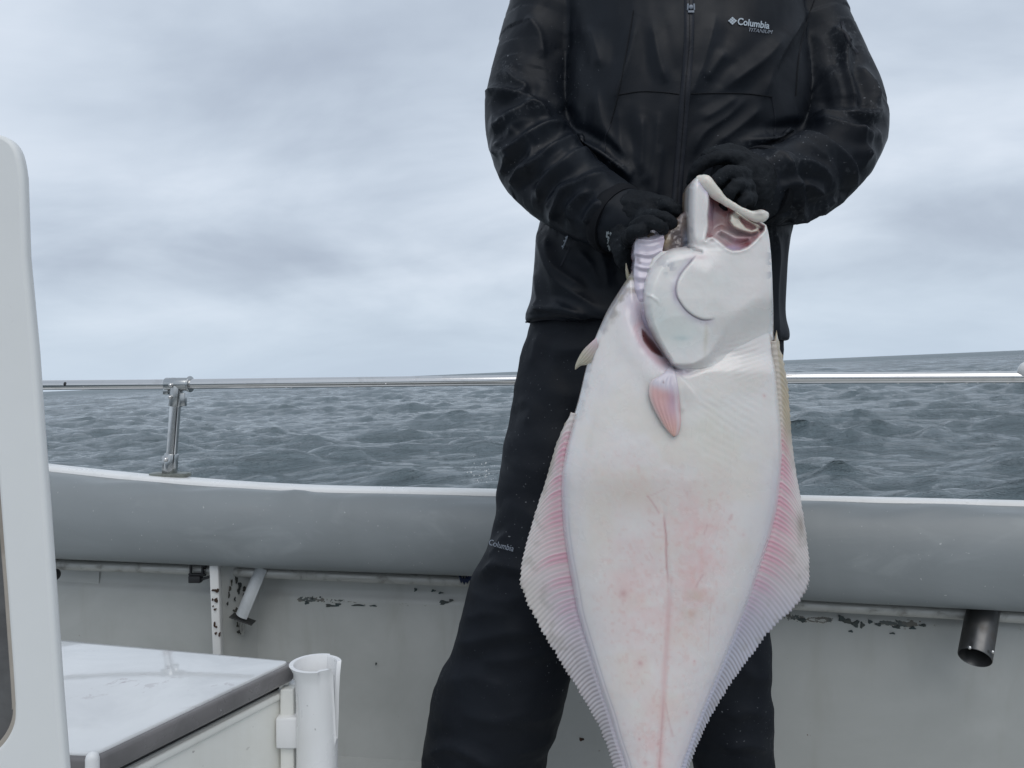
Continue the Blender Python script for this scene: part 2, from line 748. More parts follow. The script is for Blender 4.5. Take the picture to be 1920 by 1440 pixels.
def mat_cloth(name, base, light, rough=0.55, wet=True, crinkle=1.0):
    m, nt, b = new_mat(name)
    h = NT(nt)
    n1 = h.noise(6, 4, 0.55, 0.4)
    col = h.mix(h.rng(n1, 0.35, 0.7), base, light)
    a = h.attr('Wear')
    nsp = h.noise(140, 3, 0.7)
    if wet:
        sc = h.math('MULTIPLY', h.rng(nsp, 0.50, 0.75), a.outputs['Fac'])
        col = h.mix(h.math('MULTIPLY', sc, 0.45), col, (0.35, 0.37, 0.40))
        dr = h.noise(260, 1, 0.5)
        dz = h.math('MULTIPLY', h.rng(dr, 0.745, 0.77), h.rng(h.noise(3.5, 3, 0.6), 0.5, 0.62))
        col = h.mix(h.math('MULTIPLY', dz, 0.35), col, (0.4, 0.42, 0.45))
    h.to(col, b.inputs['Base Color'])
    nr = h.noise(4.5, 4, 0.6, 0.8)
    h.to(h.rng(nr, 0.35, 0.65, rough - 0.13, rough + 0.12), b.inputs['Roughness'])
    b.inputs['Specular IOR Level'].default_value = 0.2
    b.inputs['Sheen Weight'].default_value = 0.0
    b.inputs['Sheen Roughness'].default_value = 0.4
    bp = h.bump(h.noise(900, 2, 0.5), 0.10, 0.0006)
    bp = h.bump(h.noise(38, 4, 0.6, 1.6), 0.35 * crinkle, 0.004, bp)
    bp = h.bump(h.noise(14, 3, 0.5, 1.2), 0.35 * crinkle, 0.010, bp)
    h.to(bp, b.inputs['Normal'])
    return m


M['jacket'] = mat_cloth('black_shell_fabric', (0.0050, 0.0070, 0.0112), (0.0072, 0.0100, 0.0150), 0.50, True, 0.13)
M['trousers'] = mat_cloth('black_trouser_fabric', (0.0058, 0.0078, 0.0120), (0.0082, 0.0106, 0.0158), 0.7, True, 0.25)
M['zip'] = mat_cloth('zip_tape', (0.012, 0.014, 0.020), (0.018, 0.020, 0.027), 0.45, False, 0.4)
M['seam'] = mat_cloth('seam_thread', (0.004, 0.005, 0.007), (0.006, 0.007, 0.01), 0.7, False, 0.3)
M['boot'] = mat_cloth('rubber_boot', (0.012, 0.012, 0.012), (0.02, 0.02, 0.02), 0.4, False, 0.3)


def mat_glove():
    m, nt, b = new_mat('black_fleece_glove')
    h = NT(nt)
    n = h.noise(300, 3, 0.7)
    k = h.noise(26, 4, 0.6)
    col = h.mix(h.rng(k, 0.4, 0.7), (0.004, 0.006, 0.009), (0.009, 0.012, 0.016))
    sp = h.math('MULTIPLY', h.rng(n, 0.6, 0.7), h.rng(k, 0.5, 0.62))
    col = h.mix(h.math('MULTIPLY', sp, 0.2), col, (0.3, 0.33, 0.34))
    h.to(col, b.inputs['Base Color'])
    h.to(0.75, b.inputs['Roughness'])
    b.inputs['Specular IOR Level'].default_value = 0.25
    bp = h.bump(n, 0.5, 0.0015)
    bp = h.bump(h.noise(45, 3, 0.6, 1), 0.5, 0.004, bp)
    h.to(bp, b.inputs['Normal'])
    return m


M['glove'] = mat_glove()


def mat_flat(name, col, rough=0.5):
    m, nt, b = new_mat(name)
    h = NT(nt)
    n = h.noise(200, 3, 0.6)
    h.to(h.mix(h.rng(n, 0.3, 0.7), tuple(c * 0.85 for c in col), col), b.inputs['Base Color'])
    h.to(rough, b.inputs['Roughness'])
    return m


M['print'] = mat_flat('silver_print', (0.42, 0.48, 0.54))
M['print_dim'] = mat_flat('dull_silver_print', (0.24, 0.27, 0.32))
M['print_mark'] = mat_flat('pale_reflective_print', (0.30, 0.34, 0.36))
M['skin'] = mat_flat('skin', (0.48, 0.30, 0.23), 0.5)
M['eye'] = mat_flat('eye_white', (0.7, 0.7, 0.68), 0.2)


def mat_fish(name='halibut_skin', rough=0.32, sss=0.25, bump=1.0, mott=1.0):
    m, nt, b = new_mat(name)
    h = NT(nt)
    c = h.attr('Col').outputs['Color']
    n1 = h.noise(9, 5, 0.6, 0.5)
    n2 = h.noise(60, 4, 0.65)
    col = h.mix(h.rng(n1, 0.4, 0.75, 0, 0.22 * mott), c, (0.93, 0.88, 0.84), 'MULTIPLY')
    col = h.mix(h.rng(n2, 0.45, 0.75, 0, 0.30 * mott), col, (0.88, 0.86, 0.86), 'MULTIPLY')
    h.to(col, b.inputs['Base Color'])
    h.to(h.rng(n1, 0.3, 0.7, rough - 0.10, rough + 0.12), b.inputs['Roughness'])
    b.inputs['Coat Weight'].default_value = 0.6
    b.inputs['Coat Roughness'].default_value = 0.12
    b.inputs['Subsurface Weight'].default_value = sss
    b.inputs['Subsurface Radius'].default_value = (1.0, 0.55, 0.45)
    b.inputs['Subsurface Scale'].default_value = 0.006
    bp = h.bump(h.noise(220, 3, 0.6), 0.10 * bump, 0.0008)
    bp = h.bump(h.noise(26, 4, 0.6, 0.8), 0.05 * bump, 0.003, bp)
    h.to(bp, b.inputs['Normal'])
    return m


M['fish'] = mat_fish(rough=0.27, sss=0.35)
M['fin'] = mat_fish('halibut_fin', 0.35, 0.15, 0.6, 0.8)
M['wet'] = mat_fish('halibut_wet_flesh', 0.18, 0.2, 1.2, 1.3)


def mat_sea():
    m, nt, b = new_mat('sea_water')
    h = NT(nt)
    foam = h.attr('foam').outputs['Fac']
    pk = h.attr('peak').outputs['Fac']
    fn = h.noise(3.2, 6, 0.7, 0.6)
    f = h.math('MULTIPLY', h.rng(h.math('ADD', foam, h.math('MULTIPLY', fn, 0.8)), 0.92, 1.06), h.rng(foam, 0.05, 0.25))
    col = h.mix(h.rng(pk, 0.35, 1.1), (0.112, 0.146, 0.160), (0.025, 0.100, 0.090))
    col = h.mix(f, col, (0.70, 0.76, 0.78))
    h.to(col, b.inputs['Base Color'])
    fr = h.math('MULTIPLY', h.attr('far').outputs['Fac'], 0.34)
    h.to(h.math('ADD', h.math('ADD', 0.05, fr), h.math('MULTIPLY', f, 0.4)), b.inputs['Roughness'])
    b.inputs['IOR'].default_value = 1.33
    w1 = h.noise(3.0, 6, 0.66, 0.8, (0.38, 1.0, 1))
    w2 = h.noise(11.0, 5, 0.7, 1.0, (0.38, 1.0, 1))
    w3 = h.noise(0.35, 4, 0.55, 0.4, (0.4, 1.0, 1))
    def crest(n_):
        a_ = h.math('ABSOLUTE', h.math('SUBTRACT', h.math('MULTIPLY', n_, 2.6), 1.3))
        return h.math('POWER', h.math('MAXIMUM', h.math('SUBTRACT', 1.0, a_), 0.0), 1.6)
    w4 = crest(h.noise(1.15, 4, 0.55, 0.5, (0.36, 1.0, 1)))
    w1 = crest(w1)
    bp = h.bump(w3, 0.3, 0.9)
    bp = h.bump(w4, 1.0, 0.10, bp)
    bp = h.bump(w1, 1.0, 0.055, bp)
    bp = h.bump(w2, 1.0, 0.04, bp)
    h.to(bp, b.inputs['Normal'])
    return m


M['sea'] = mat_sea()


# ================================================================== SETTING: the sea
def build_sea():
    h0 = CAMZ - SEA_Z
    r = [2.5]
    while r[-1] < 1400:
        r.append(r[-1] * 1.0065)
    while r[-1] < 14000:
        r.append(r[-1] * 1.06)
    r = np.array(r)
    front = np.arange(-44, 44.01, 0.105)
    side = np.arange(48, 312.1, 4.0)
    ang = np.concatenate([front, side])           # degrees clockwise from +Y
    nA, nR = len(ang), len(r)
    a = np.radians(ang)
    X = (r[:, None] * np.sin(a)[None, :])
    Yv = (r[:, None] * np.cos(a)[None, :])
    dr = np.gradient(r)[:, None]
    rng = np.random.RandomState(11)
    Z = np.zeros_like(X)
    DX = np.zeros_like(X)
    DY = np.zeros_like(X)
    J = np.zeros_like(X)
    nW = 120
    lam = 0.45 * (13.0 / 0.45) ** rng.rand(nW)
    lam[:6] = [16, 12.5, 9.5, 8.1, 6.6, 14]
    # group envelope so that crests come in short lengths
    for L in lam:
        spread = 15 + 19 * min(1, 2.5 / L)
        th = R(-166 + rng.randn() * spread * 0.85)       # travelling towards the boat and a little to the left
        k = 2 * math.pi / L
        kx, ky = k * math.sin(th), k * math.cos(th)
        amp = (0.0100 if L < 1.6 else 0.0118 if L < 4.2 else 0.0080) * L ** 0.66 * (0.7 + 0.6 * rng.rand()) * (0.8 if L > 9 else 1.0)
        ph = rng.rand() * 6.283
        fil = np.clip((L - 1.7 * dr) / (1.5 * dr), 0, 1)
        if L < 1.2:
            fil = fil * (r[:, None] < 120)
        sl = 5.0 + 1.6 * L
        gx, gy, gp = rng.randn(3)
        env = 1.0 + 0.75 * np.sin(X / sl * (0.8 + 0.3 * gx) + gp) * np.sin(Yv / (1.3 * sl) * (0.8 + 0.3 * gy) + 2.1 * gp)
        fil = fil * env
        arg = kx * X + ky * Yv + ph
        c, s = np.cos(arg), np.sin(arg)
        Z += amp * fil * c
        q = 0.7 if L < 1.6 else 0.9
        DX -= q * amp * fil * s * kx / k
        DY -= q * amp * fil * s * ky / k
        J += q * amp * fil * k * c
    # mostly low water with a few steep crests
    sg = Z[(r > 8) & (r < 60)].std()
    pk_ = np.maximum(0, Z - 0.75 * sg)
    pk_ = pk_ / (1 + 0.22 * pk_ / sg)
    Z = 0.42 * Z + 0.58 * pk_
    cm = 0.40 + 0.75 * sstep(0.4 * sg, 1.8 * sg, pk_ + 0.4 * sg)
    DX, DY, J = DX * cm, DY * cm, J * cm
    v = np.stack([X + DX, Yv + DY, Z + SEA_Z], -1)
    v = v.reshape(-1, 3)
    far = (r > 4000)
    f = grid_faces(nR, nA, close=True, flip=True)
    me = mesh_np('sea', v, f)
    foam = sstep(0.60, 1.05, J).ravel() * (np.repeat(r, nA) < 700)
    sp = noise3(np.stack([v[:, 0] * 0.10, v[:, 1] * 0.06, 0 * v[:, 0]], -1), 5)
    foam = foam * sstep(0.0, 0.5, sp) * 0.8
    set_float(me, foam, 'foam')
    set_float(me, np.repeat(sstep(40, 500, r), nA), 'far')
    set_float(me, sstep(0.8 * sg, 2.6 * sg, pk_.ravel()), 'peak')
    o = link('sea', me, M['sea'])
    ALL_TOP.remove(o)
    tag(o, kind='structure')
    return o


build_sea()


# ================================================================== THE BOAT
Bq = np.polyfit([0, 960, 1920], [1.80, 1.62, 1.44], 2)


def YB(px):
    return np.interp(px, [-600, 100, 960, 1920, 2500], [1.92, 1.78, 1.63, 1.45, 1.34]) if np.ndim(px) == 0 else np.interp(px, [-600, 100, 960, 1920, 2500], [1.92, 1.78, 1.63, 1.45, 1.34])


boat = empty('fishing_boat', (0, 1.6, 0), 'white fishing boat cockpit with grey padded coaming and steel handrail in front of the sea', 'boat')

PXS = np.arange(-560, 2481, 16).astype(float)


def curve_rows(cols, name, mat, extra=None, parent=boat, flip=False, smooth=True):
    """cols: list of arrays (n,3), each a line along the boat's side"""
    v = np.stack(cols, 0)           # rows x n x 3
    nr, n = v.shape[:2]
    me = mesh_np(name, v.reshape(-1, 3), grid_faces(nr, n, flip=flip))
    if extra:
        for k, val in extra.items():
            set_float(me, val.ravel(), k)
    o = link(name, me, mat, parent)
    return o


def ip(xs, ys):
    c = np.array(xs, float), np.array(ys, float)
    def f(x):
        y = np.interp(x, *c)
        # extrapolate with the end slopes
        sl0 = (c[1][1] - c[1][0]) / (c[0][1] - c[0][0])
        sl1 = (c[1][-1] - c[1][-2]) / (c[0][-1] - c[0][-2])
        y = np.where(x < c[0][0], c[1][0] + sl0 * (x - c[0][0]), y)
        y = np.where(x > c[0][-1], c[1][-1] + sl1 * (x - c[0][-1]), y)
        return y
    return f


def soft(f, w=60):
    return lambda x: (f(x - w) + 2 * f(x) + f(x + w) + f(x - w / 2) + f(x + w / 2)) / 6


gun_y = soft(ip([92, 180, 280, 360, 450, 600, 750, 925, 1504, 1920], [870, 880, 890, 895, 903, 910.5, 914, 917.5, 933, 943]))
bol_t = soft(ip([92, 280, 450, 565, 925, 1504, 1920], [883, 903, 915, 922, 929, 938, 948]))
bol_b = soft(ip([102, 350, 500, 925, 1512, 1920], [1042, 1052, 1060, 1075, 1119, 1140]))
pipe_y = soft(ip([102, 350, 500, 900, 1512, 1920], [1058, 1067, 1074, 1091, 1134, 1157]))
rail_y = soft(ip([90, 320, 960, 1490, 1920], [722, 720.5, 713, 709, 707]))
yb = YB(PXS)

# bolster: stuffed vinyl roll along the inside of the coaming
top = PN(PXS, bol_t(PXS), yb + 0.055)
bot = PN(PXS, bol_b(PXS), yb + 0.03)
cols = []
NB = 44
s_along = np.cumsum(np.r_[0, np.linalg.norm(np.diff(top, axis=0), axis=1)])
for k in range(NB + 1):
    t = math.pi * k / NB
    w = (1 - math.cos(t)) / 2
    p = top * (1 - w) + bot * w
    bulge = 0.078 * math.sin(t) ** 0.5 if 0 < k < NB else 0
    p = p.copy()
    p[:, 1] -= bulge
    if 0 < k < NB:
        nz = noise3(np.stack([s_along * 3.0, np.full_like(s_along, t * 0.8), 0 * s_along], -1), 3)
        p[:, 1] += 0.003 * nz * math.sin(t)
        # soft creases near the top edge of the cover
        cr1 = noise3(np.stack([s_along * 9.0 + t * 1.2, np.full_like(s_along, t * 1.2), 0 * s_along], -1), 8)
        p[:, 2] += 0.006 * cr1 * math.exp(-((t - 0.35) / 0.35) ** 2)
        p[:, 1] += 0.004 * np.sin((PXS + 60 * t) / 42.0) * np.exp(-((PXS - 520) / 140) ** 2) * math.sin(t)
        p[:, 2] += 0.008 * np.exp(-((PXS - 565) / 25) ** 2) * math.exp(-((t - 0.3) / 0.3) ** 2)
    cols.append(p)
# back of the roll
for k in range(1, 8):
    w = k / 8
    p = bot * (1 - w) + top * w
    p = p.copy()
    p[:, 1] += 0.05 * math.sin(math.pi * w)
    cols.append(p)
cols.append(cols[0])
curve_rows(cols, 'coaming_pad', M['vinyl'], flip=False)

# gunwale cap
Yg = yb + 0.075
g0 = PN(PXS, bol_t(PXS) - 4, yb + 0.05)
gt = PN(PXS, gun_y(PXS), yb + 0.20)
zt = gt[:, 2]


def atz(src, Y, z):
    q = np.array(src)
    q[:, 0] = src[:, 0] * 1.0
    q[:, 1] = Y
    q[:, 2] = z
    return q


ed = []
zi = g0[:, 2]
for (f_, dz) in ((0.0, -0.012), (0.0, -0.001), (0.012, 0.004), (0.05, 0.006), (0.11, 0.004), (0.15, 0.0), (0.165, -0.006), (0.172, -0.018), (0.172, -0.05), (0.16, -0.055)):
    t = f_ / 0.15
    q = g0 * (1 - min(t, 1)) + gt * min(t, 1)
    q = q.copy()
    q[:, 1] = yb + 0.05 + f_
    q[:, 2] += dz
    ed.append(q)
curve_rows(ed, 'gunwale_cap', M['white'], flip=False)

# hull side outside the bulwark
hs = []
for (dy, dz) in ((0.155, -0.05), (0.17, -0.3), (0.2, -0.8), (0.15, -1.3)):
    q = gt.copy()
    q[:, 1] = yb + 0.05 + dy
    q[:, 2] = zt + dz
    hs.append(q)
curve_rows(hs, 'hull_side', M['white'])

# bulwark inner wall with the ledge line and a chipped band
YW = yb + 0.115
wall_top = PN(PXS, bol_b(PXS) - 60, YW)
wf = 120
rows, chip = [], []
ztop = PN(PXS, bol_t(PXS) + 10, YW)[:, 2]
seam_z = PN(PXS, ip([100, 520, 900, 1512, 1920], [1100, 1122, 1135, 1158, 1180])(PXS), YW)[:, 2]
for k in range(wf + 1):
    w = k / wf
    z = ztop * (1 - w) + (-0.02) * w
    Y = YW.copy()
    # soft horizontal swage: the wall steps out below the ledge line
    st = sstep(-0.012, 0.012, seam_z + 0.012 - z)
    Y = Y - 0.010 * st + 0.02 * sstep(0.35, 0.0, z)
    q = np.stack([PN(PXS, gun_y(PXS), YW)[:, 0], Y, z], -1)
    rows.append(q)
    band = np.exp(-((z - seam_z) / 0.012) ** 2)
    along = np.interp(PXS, [90, 500, 530, 600, 900, 1180, 1460, 1500, 1640, 1760, 1860, 2000], [0, 0, .8, 1, .95, .6, .6, 1, 1, .85, .5, .9])
    chip.append(band * along)
curve_rows(rows, 'bulwark', M['hull'], {'chip': np.array(chip)}, flip=False)

# deck
mb = MB()
mb.box((0.1, 0.4, -0.03), (4.2, 3.3, 0.06))
mb.build('deck', M['hull'], boat)
# small panel let into the wall, left
def wall_point(px, py, off=0.0):
    Y = float(YB(px)) + 0.115 - off
    return P(px, py, Y)


def plate(name, pts, depth, off, mat, parent, bevel=0.0015):
    """flat polygon on the wall, given a thickness"""
    n = len(pts)
    fr = [wall_point(x, y, off + depth) for x, y in pts]
    bk = [wall_point(x, y, off) for x, y in pts]
    m_ = MB()
    m_.add(fr + bk, [list(range(n)), list(range(n, 2 * n))[::-1]] + [[i, (i + 1) % n, n + (i + 1) % n, n + i] for i in range(n)])
    return m_.build(name, mat, parent, bevel=bevel)


plate('access_panel', [(60, 1040), (188, 1046), (182, 1173), (60, 1172)], 0.008, -0.004, M['hull'], boat)

# galvanised pipe under the pad
pp = PN(PXS, pipe_y(PXS), yb + 0.055)
mb = MB()
mb.tube(pp[::3], 0.0118, 20)
mb.build('grab_pipe', M['galv'], boat)

# handrail
YR = yb + 0.115
rp = PN(PXS, rail_y(PXS), YR)
mb = MB()
mb.tube(rp[::3], 0.0117, 28)
rail = mb.build('handrail', M['steel'], boat)
# the dark grommet hole on the rail and the white end fitting at the right
q = P(127, 721, float(YB(127)) + 0.115)
mb = MB(); mb.ball(q + Vector((0, -0.0108, 0.001)), 0.0042, 14, 8, (1, 0.5, 1.3))
mb.build('plug', M['black_plastic'], rail)
q = P(1934, 695, float(YB(1930)) + 0.112)
mb = MB(); mb.ball(q, 0.02, 24, 14, (1.25, 1.0, 1.0))
mb.tube([q, q + Vector((0.07, 0.0, -0.002))], 0.019, 20)
mb.build('end_fitting', M['white'], rail)

# rain beads along the underside of the handrail and on the panel's edge
mb = MB()
rs_ = np.random.RandomState(9)
for k in range(46):
    x_ = 90 + 1830 * rs_.rand()
    q_ = P(x_, float(rail_y(x_)), float(YB(x_)) + 0.115)
    a_ = R(-90 + rs_.randn() * 30)
    mb.ball(q_ + Vector((0, -0.0115 * math.cos(a_), 0.0115 * math.sin(a_))), 0.0011 + 0.0009 * rs_.rand(), 8, 6, (1.6, 1, 1))
tag(mb.build('rain_beads', M['steel'], rail), kind='stuff')

# stanchion
YS = float(YB(325)) + 0.115


def stanchion(px_top, px_bot, py_bot, master=None):
    Ys = float(YB(px_top)) + 0.115
    tp = P(px_top, float(rail_y(px_top)), Ys)
    bt = P(px_bot, py_bot, Ys)
    ax = (bt - tp).normalized()
    rd = Vector((1, 0.10 * -1, 0)).normalized()
    mb_ = MB()
    mb_.tube([tp + ax * 0.02, bt], 0.0124, 24, caps=False)
    o = mb_.build('stanchion', M['steel'], boat)
    # tee fitting: sleeve round the rail, sleeve down the post, side lug, slotted screws
    mb_ = MB()
    mb_.tube([tp - rd * 0.027, tp + rd * 0.030], 0.0152, 26, caps=False)
    mb_.tube([tp + rd * 0.0295, tp + rd * 0.034], 0.0190, 26, caps=False)
    mb_.tube([tp + ax * 0.004, tp + ax * 0.052], 0.0150, 24, caps=False)
    mb_.box(tp + ax * 0.036 + rd * 0.017, (0.014, 0.013, 0.030))
    mb_.box(tp + ax * 0.016 - rd * 0.024, (0.012, 0.016, 0.016))
    mb_.build('tee_fitting', M['fitting'], o, bevel=0.0012)
    mb_ = MB()
    mb_.tube([bt - ax * 0.048, bt], 0.0155, 24, caps=False)
    mb_.box(bt - ax * 0.022 - rd * 0.013, (0.010, 0.018, 0.042))
    mb_.build('base_socket', M['fitting'], o, bevel=0.0012)
    # oval-ended flange plate
    mb_ = MB()
    n = 28
    fr, bk = [], []
    for i in range(n):
        a_ = 2 * math.pi * i / n
        x_ = math.copysign(abs(math.cos(a_)) ** 0.6, math.cos(a_)) * 0.046
        y_ = math.copysign(abs(math.sin(a_)) ** 0.6, math.sin(a_)) * 0.025
        pnt = bt + rd * x_ + Vector((0.12, 1, 0)) * y_
        fr.append(pnt + Vector((0, 0, 0.003))); bk.append(pnt + Vector((0, 0, -0.006)))
    mb_.add(fr + bk, [list(range(n)), list(range(n, 2 * n))[::-1]] + [[i, (i + 1) % n, n + (i + 1) % n, n + i] for i in range(n)])
    mb_.build('flange', M['flange'], o, bevel=0.0008)
    for (off, r_) in ((ax * 0.002 + rd * -0.008, 0.0054), (ax * 0.030 + rd * -0.007, 0.0050), (ax * ((bt - tp).length - 0.036) + rd * -0.006, 0.0054)):
        c_ = tp + off + Vector((0, -0.0145, 0))
        mb2 = MB()
        mb2.tube([c_ + Vector((0, 0.003, 0)), c_ + Vector((0, -0.0018, 0))], r_, 16)
        s_ = mb2.build('screw', M['steel'], o)
        mb2 = MB()
        mb2.box(c_ + Vector((0, -0.0046, 0)), (r_ * 1.5, 0.0012, r_ * 0.28))
        mb2.build('slot', M['black_plastic'], s_)
    return o


stanchion(332, 319, 889)
stanchion(-420, -440, 830)
stanchion(2230, 2235, 955)

# frame (rib) with rust-flaked flange and the cut drain pipe
rib = None
Yw1 = float(YB(500)) + 0.115
Yn1 = Yw1 - 0.10
mb = MB()
fl = [P(392, 1060, Yn1), P(409, 1060, Yn1), P(416, 1290, Yn1 + 0.015), P(401, 1290, Yn1 + 0.015)]
bk = [p + Vector((0.0, 0.02, 0)) for p in fl]
mb.add(fl + bk, [(0, 1, 2, 3), (7, 6, 5, 4), (0, 4, 5, 1), (1, 5, 6, 2), (2, 6, 7, 3), (3, 7, 4, 0)])
rib = mb.build('hull_rib', M['white'], boat, bevel=0.002)
w1 = [P(409, 1060, Yn1 + 0.012), P(507, 1060, Yw1 + 0.01), P(489, 1290, Yw1 + 0.01), P(414, 1290, Yn1 + 0.027)]
w2 = [p + Vector((-0.010, 0.004, 0)) for p in w1]
mb = MB()
mb.add(w1 + w2, [(0, 1, 2, 3), (7, 6, 5, 4), (0, 4, 5, 1), (1, 5, 6, 2), (2, 6, 7, 3), (3, 7, 4, 0)])
webo = mb.build('web_plate', M['hull'], rib)
# rust flakes on the flange: thin lifted scales
rustm = painted('rust', (0.06, 0.030, 0.018), (0.03, 0.02, 0.015), 0.85, 60, 0, streak=False)
for (x, y, sx, sy) in ((401, 1107, 6, 2.2), (405, 1126, 3.5, 4.5), (398, 1125, 1.2, 3), (403, 1143, 3, 2), (399, 1137, 1.2, 1.4), (402, 1171, 1.8, 5), (405, 1176, 1.6, 2), (404, 1188, 2.2, 3.2), (411, 1190, 1.6, 4), (407, 1108, 3.5, 4.5)):
    pts = []
    for i in range(11):
        a_ = 6.283 * i / 11
        rr_ = 0.65 + 0.6 * random.random()
        pts.append(P(x + sx * rr_ * math.cos(a_), y + sy * rr_ * math.sin(a_), Yn1 - 0.0025 + 0.0075 * (y - 1078) / 100))
    bk = [p + Vector((0, 0.004, 0)) for p in pts]
    n = 11
    mb = MB()
    mb.add(pts + bk, [list(range(n)), list(range(n, 2 * n))[::-1]] + [[i, (i + 1) % n, n + (i + 1) % n, n + i] for i in range(n)])
    mb.build('rust_flake', rustm, rib, smooth=False)
# angled half-pipe bracket with a small cross plate
a0, a1 = P(498, 1062, Yn1 + 0.045), P(460, 1154, Yn1 + 0.03)
mb = MB()
axp = (a1 - a0).normalized()
side_ = axp.cross(Vector((0, 1, 0))).normalized()
nr_, ns_ = 2, 16
V_, F_ = [], []
for rr_ in (0.0205, 0.0180):
    for p in (a0, a1):
        for j in range(ns_ + 1):
            th = R(62) + R(215) * j / ns_
            V_.append(p + side_ * math.cos(th) * rr_ + Vector((0, -1, 0)) * math.sin(th) * rr_)
m1 = ns_ + 1
for j in range(ns_):
    F_.append((j, j + 1, m1 + j + 1, m1 + j))
    F_.append((2 * m1 + j + 1, 2 * m1 + j, 3 * m1 + j, 3 * m1 + j + 1))
    F_.append((j + 1, j, 2 * m1 + j, 2 * m1 + j + 1))
    F_.append((m1 + j, m1 + j + 1, 3 * m1 + j + 1, 3 * m1 + j))
for j in (0, ns_):
    F_.append((j, m1 + j, 3 * m1 + j, 2 * m1 + j))
mb.add(V_, F_)
brk = mb.build('angled_brace', M['brace'], rib, weld=False)
mb = MB()
cpt = P(455, 1161, Yn1 + 0.02)
mb.box(cpt, (0.052, 0.030, 0.0025), Matrix.Rotation(R(20), 3, 'Y'))
mb.build('cross_plate', M['dark_steel'], brk)
mb = MB()
for k in range(5):
    mb.tube([P(446 + 4 * k, 1160, Yn1 + 0.045), P(448 + 3 * k, 1176 + 4 * (k % 2), Yn1 + 0.05), P(450 + 1.5 * k, 1190, Yn1 + 0.055)], 0.0016, 6, nrow=6)
mb.build('frayed_wire', M['galv'], brk)
# dark paint scars on the web plate (chips with depth)
scar = painted('bare_metal_scar', (0.03, 0.035, 0.035), (0.08, 0.075, 0.06), 0.8, 50, 0, streak=False)


def blob_plate(px, py, sx, sy, Yfun, mat, parent, name='paint_chip', rough=0.7, n=14):
    pts = []
    ph = random.random() * 6
    for i in range(n):
        a_ = 6.283 * i / n
        rr_ = 0.7 + rough * 0.5 * (random.random() - 0.3) + 0.2 * math.sin(3 * a_ + ph)
        x, y = px + sx * rr_ * math.cos(a_), py + sy * rr_ * math.sin(a_)
        pts.append(P(x, y, Yfun(x, y) - 0.0012))
    bk_ = [p + Vector((0, 0.003, 0)) for p in pts]
    m_ = MB()
    m_.add(pts + bk_, [list(range(n)), list(range(n, 2 * n))[::-1]] + [[i, (i + 1) % n, n + (i + 1) % n, n + i] for i in range(n)])
    return m_.build(name, mat, parent, smooth=False)


def web_Y(x, y):
    t = (x - 409) / (497 - 409)
    # linear in 1/Y along the plate
    return 1 / ((1 - t) / (Yn1 + 0.012) + t / (Yw1 + 0.01)) - 0.005


for (x, y, sx, sy) in ((452, 1184, 8, 6), (446, 1172, 4, 7), (443, 1088, 3, 8), (429, 1116, 2, 7), (426, 1132, 2, 4), (440, 1146, 5, 3), (458, 1105, 4, 6), (431, 1104, 2.5, 6), (434, 1092, 1.5, 7), (449, 1098, 4, 9), (447, 1108, 3, 7), (458, 1118, 3.5, 6), (440, 1124, 1.6, 5), (437, 1157, 2.5, 5), (452, 1186, 7, 4), (443, 1142, 3, 3)):
    blob_plate(x, y, sx, sy, web_Y, scar, webo)

# rod holder tube, right
YT = float(YB(1850)) + 0.05
p0, p1 = P(1845, 1135, YT + 0.012), P(1828, 1232, YT - 0.058)
axp = (p1 - p0).normalized()
mb = MB()
u_ = axp.cross(Vector((0, 1, 0))).normalized()
w_ = axp.cross(u_).normalized()
V_, F_ = [], []
n = 36
rT = 0.0285
for (pc, rr_) in ((p0, rT), (p1, rT), (p1 + axp * 0.0015, rT - 0.001), (p1, rT - 0.002), (p0, rT - 0.002)):
    for j in range(n):
        th = 2 * math.pi * j / n
        V_.append(pc + u_ * math.cos(th) * rr_ + w_ * math.sin(th) * rr_)
F_ = [list(r_) for r_ in grid_faces(5, n, close=True)]
mb.add(V_, F_)
rh = mb.build('rod_holder', M['dark_steel'], boat, weld=False)
for (x, y) in ((1808, 1228), (1851, 1236)):
    mb = MB()
    mb.ball(P(x + 10, y - 14, YT - 0.082), 0.0034, 10, 6)
    mb.build('rivet', M['steel'], rh)

# black clip on the pipe
Yc = float(YB(370)) + 0.035
cl = empty('pipe_clip', P(372, 1090, Yc), 'black plastic clip hooked over the grey pipe below the pad near the left rib', 'clip')


def bar(pts, rad, name, mat, parent, sq=(1, 1)):
    m_ = MB()
    m_.tube(pts, rad, 12, squash=sq)
    return m_.build(name, mat, parent)


mb = MB()
for (xa, ya, xb, yb_) in ((358, 1055, 358, 1078), (380, 1055, 380, 1078)):
    mb.tube([P(xa, ya, Yc), P(xb, yb_, Yc)], 0.0032, 10)
for y in (1057, 1077):
    mb.tube([P(356, y, Yc), P(384, y + 1, Yc)], 0.0034, 10)
mb.tube([P(384, 1060, Yc), P(386, 1070, Yc + 0.02)], 0.004, 10)
mb.build('loop', M['black_plastic'], cl)
mb = MB()
c_ = P(367, 1085, Yc + 0.002)
mb.box(c_, (0.027, 0.02, 0.016))
mb.build('block', M['black_plastic'], cl, bevel=0.002)
bar([P(378, 1086, Yc), P(392, 1082, Yc), P(405, 1078, Yc + 0.03)], 0.0032, 'tongue', M['black_plastic'], cl)

# dark knob peeping from behind the white panel
mb = MB()
mb.ball(P(104, 1077, float(YB(104)) + 0.03), 0.012, 18, 10, (0.9, 1, 1.1))
tag(mb.build('rubber_knob', M['black_plastic']), 'dark rubber knob on the bulwark half hidden by the white panel', 'knob')

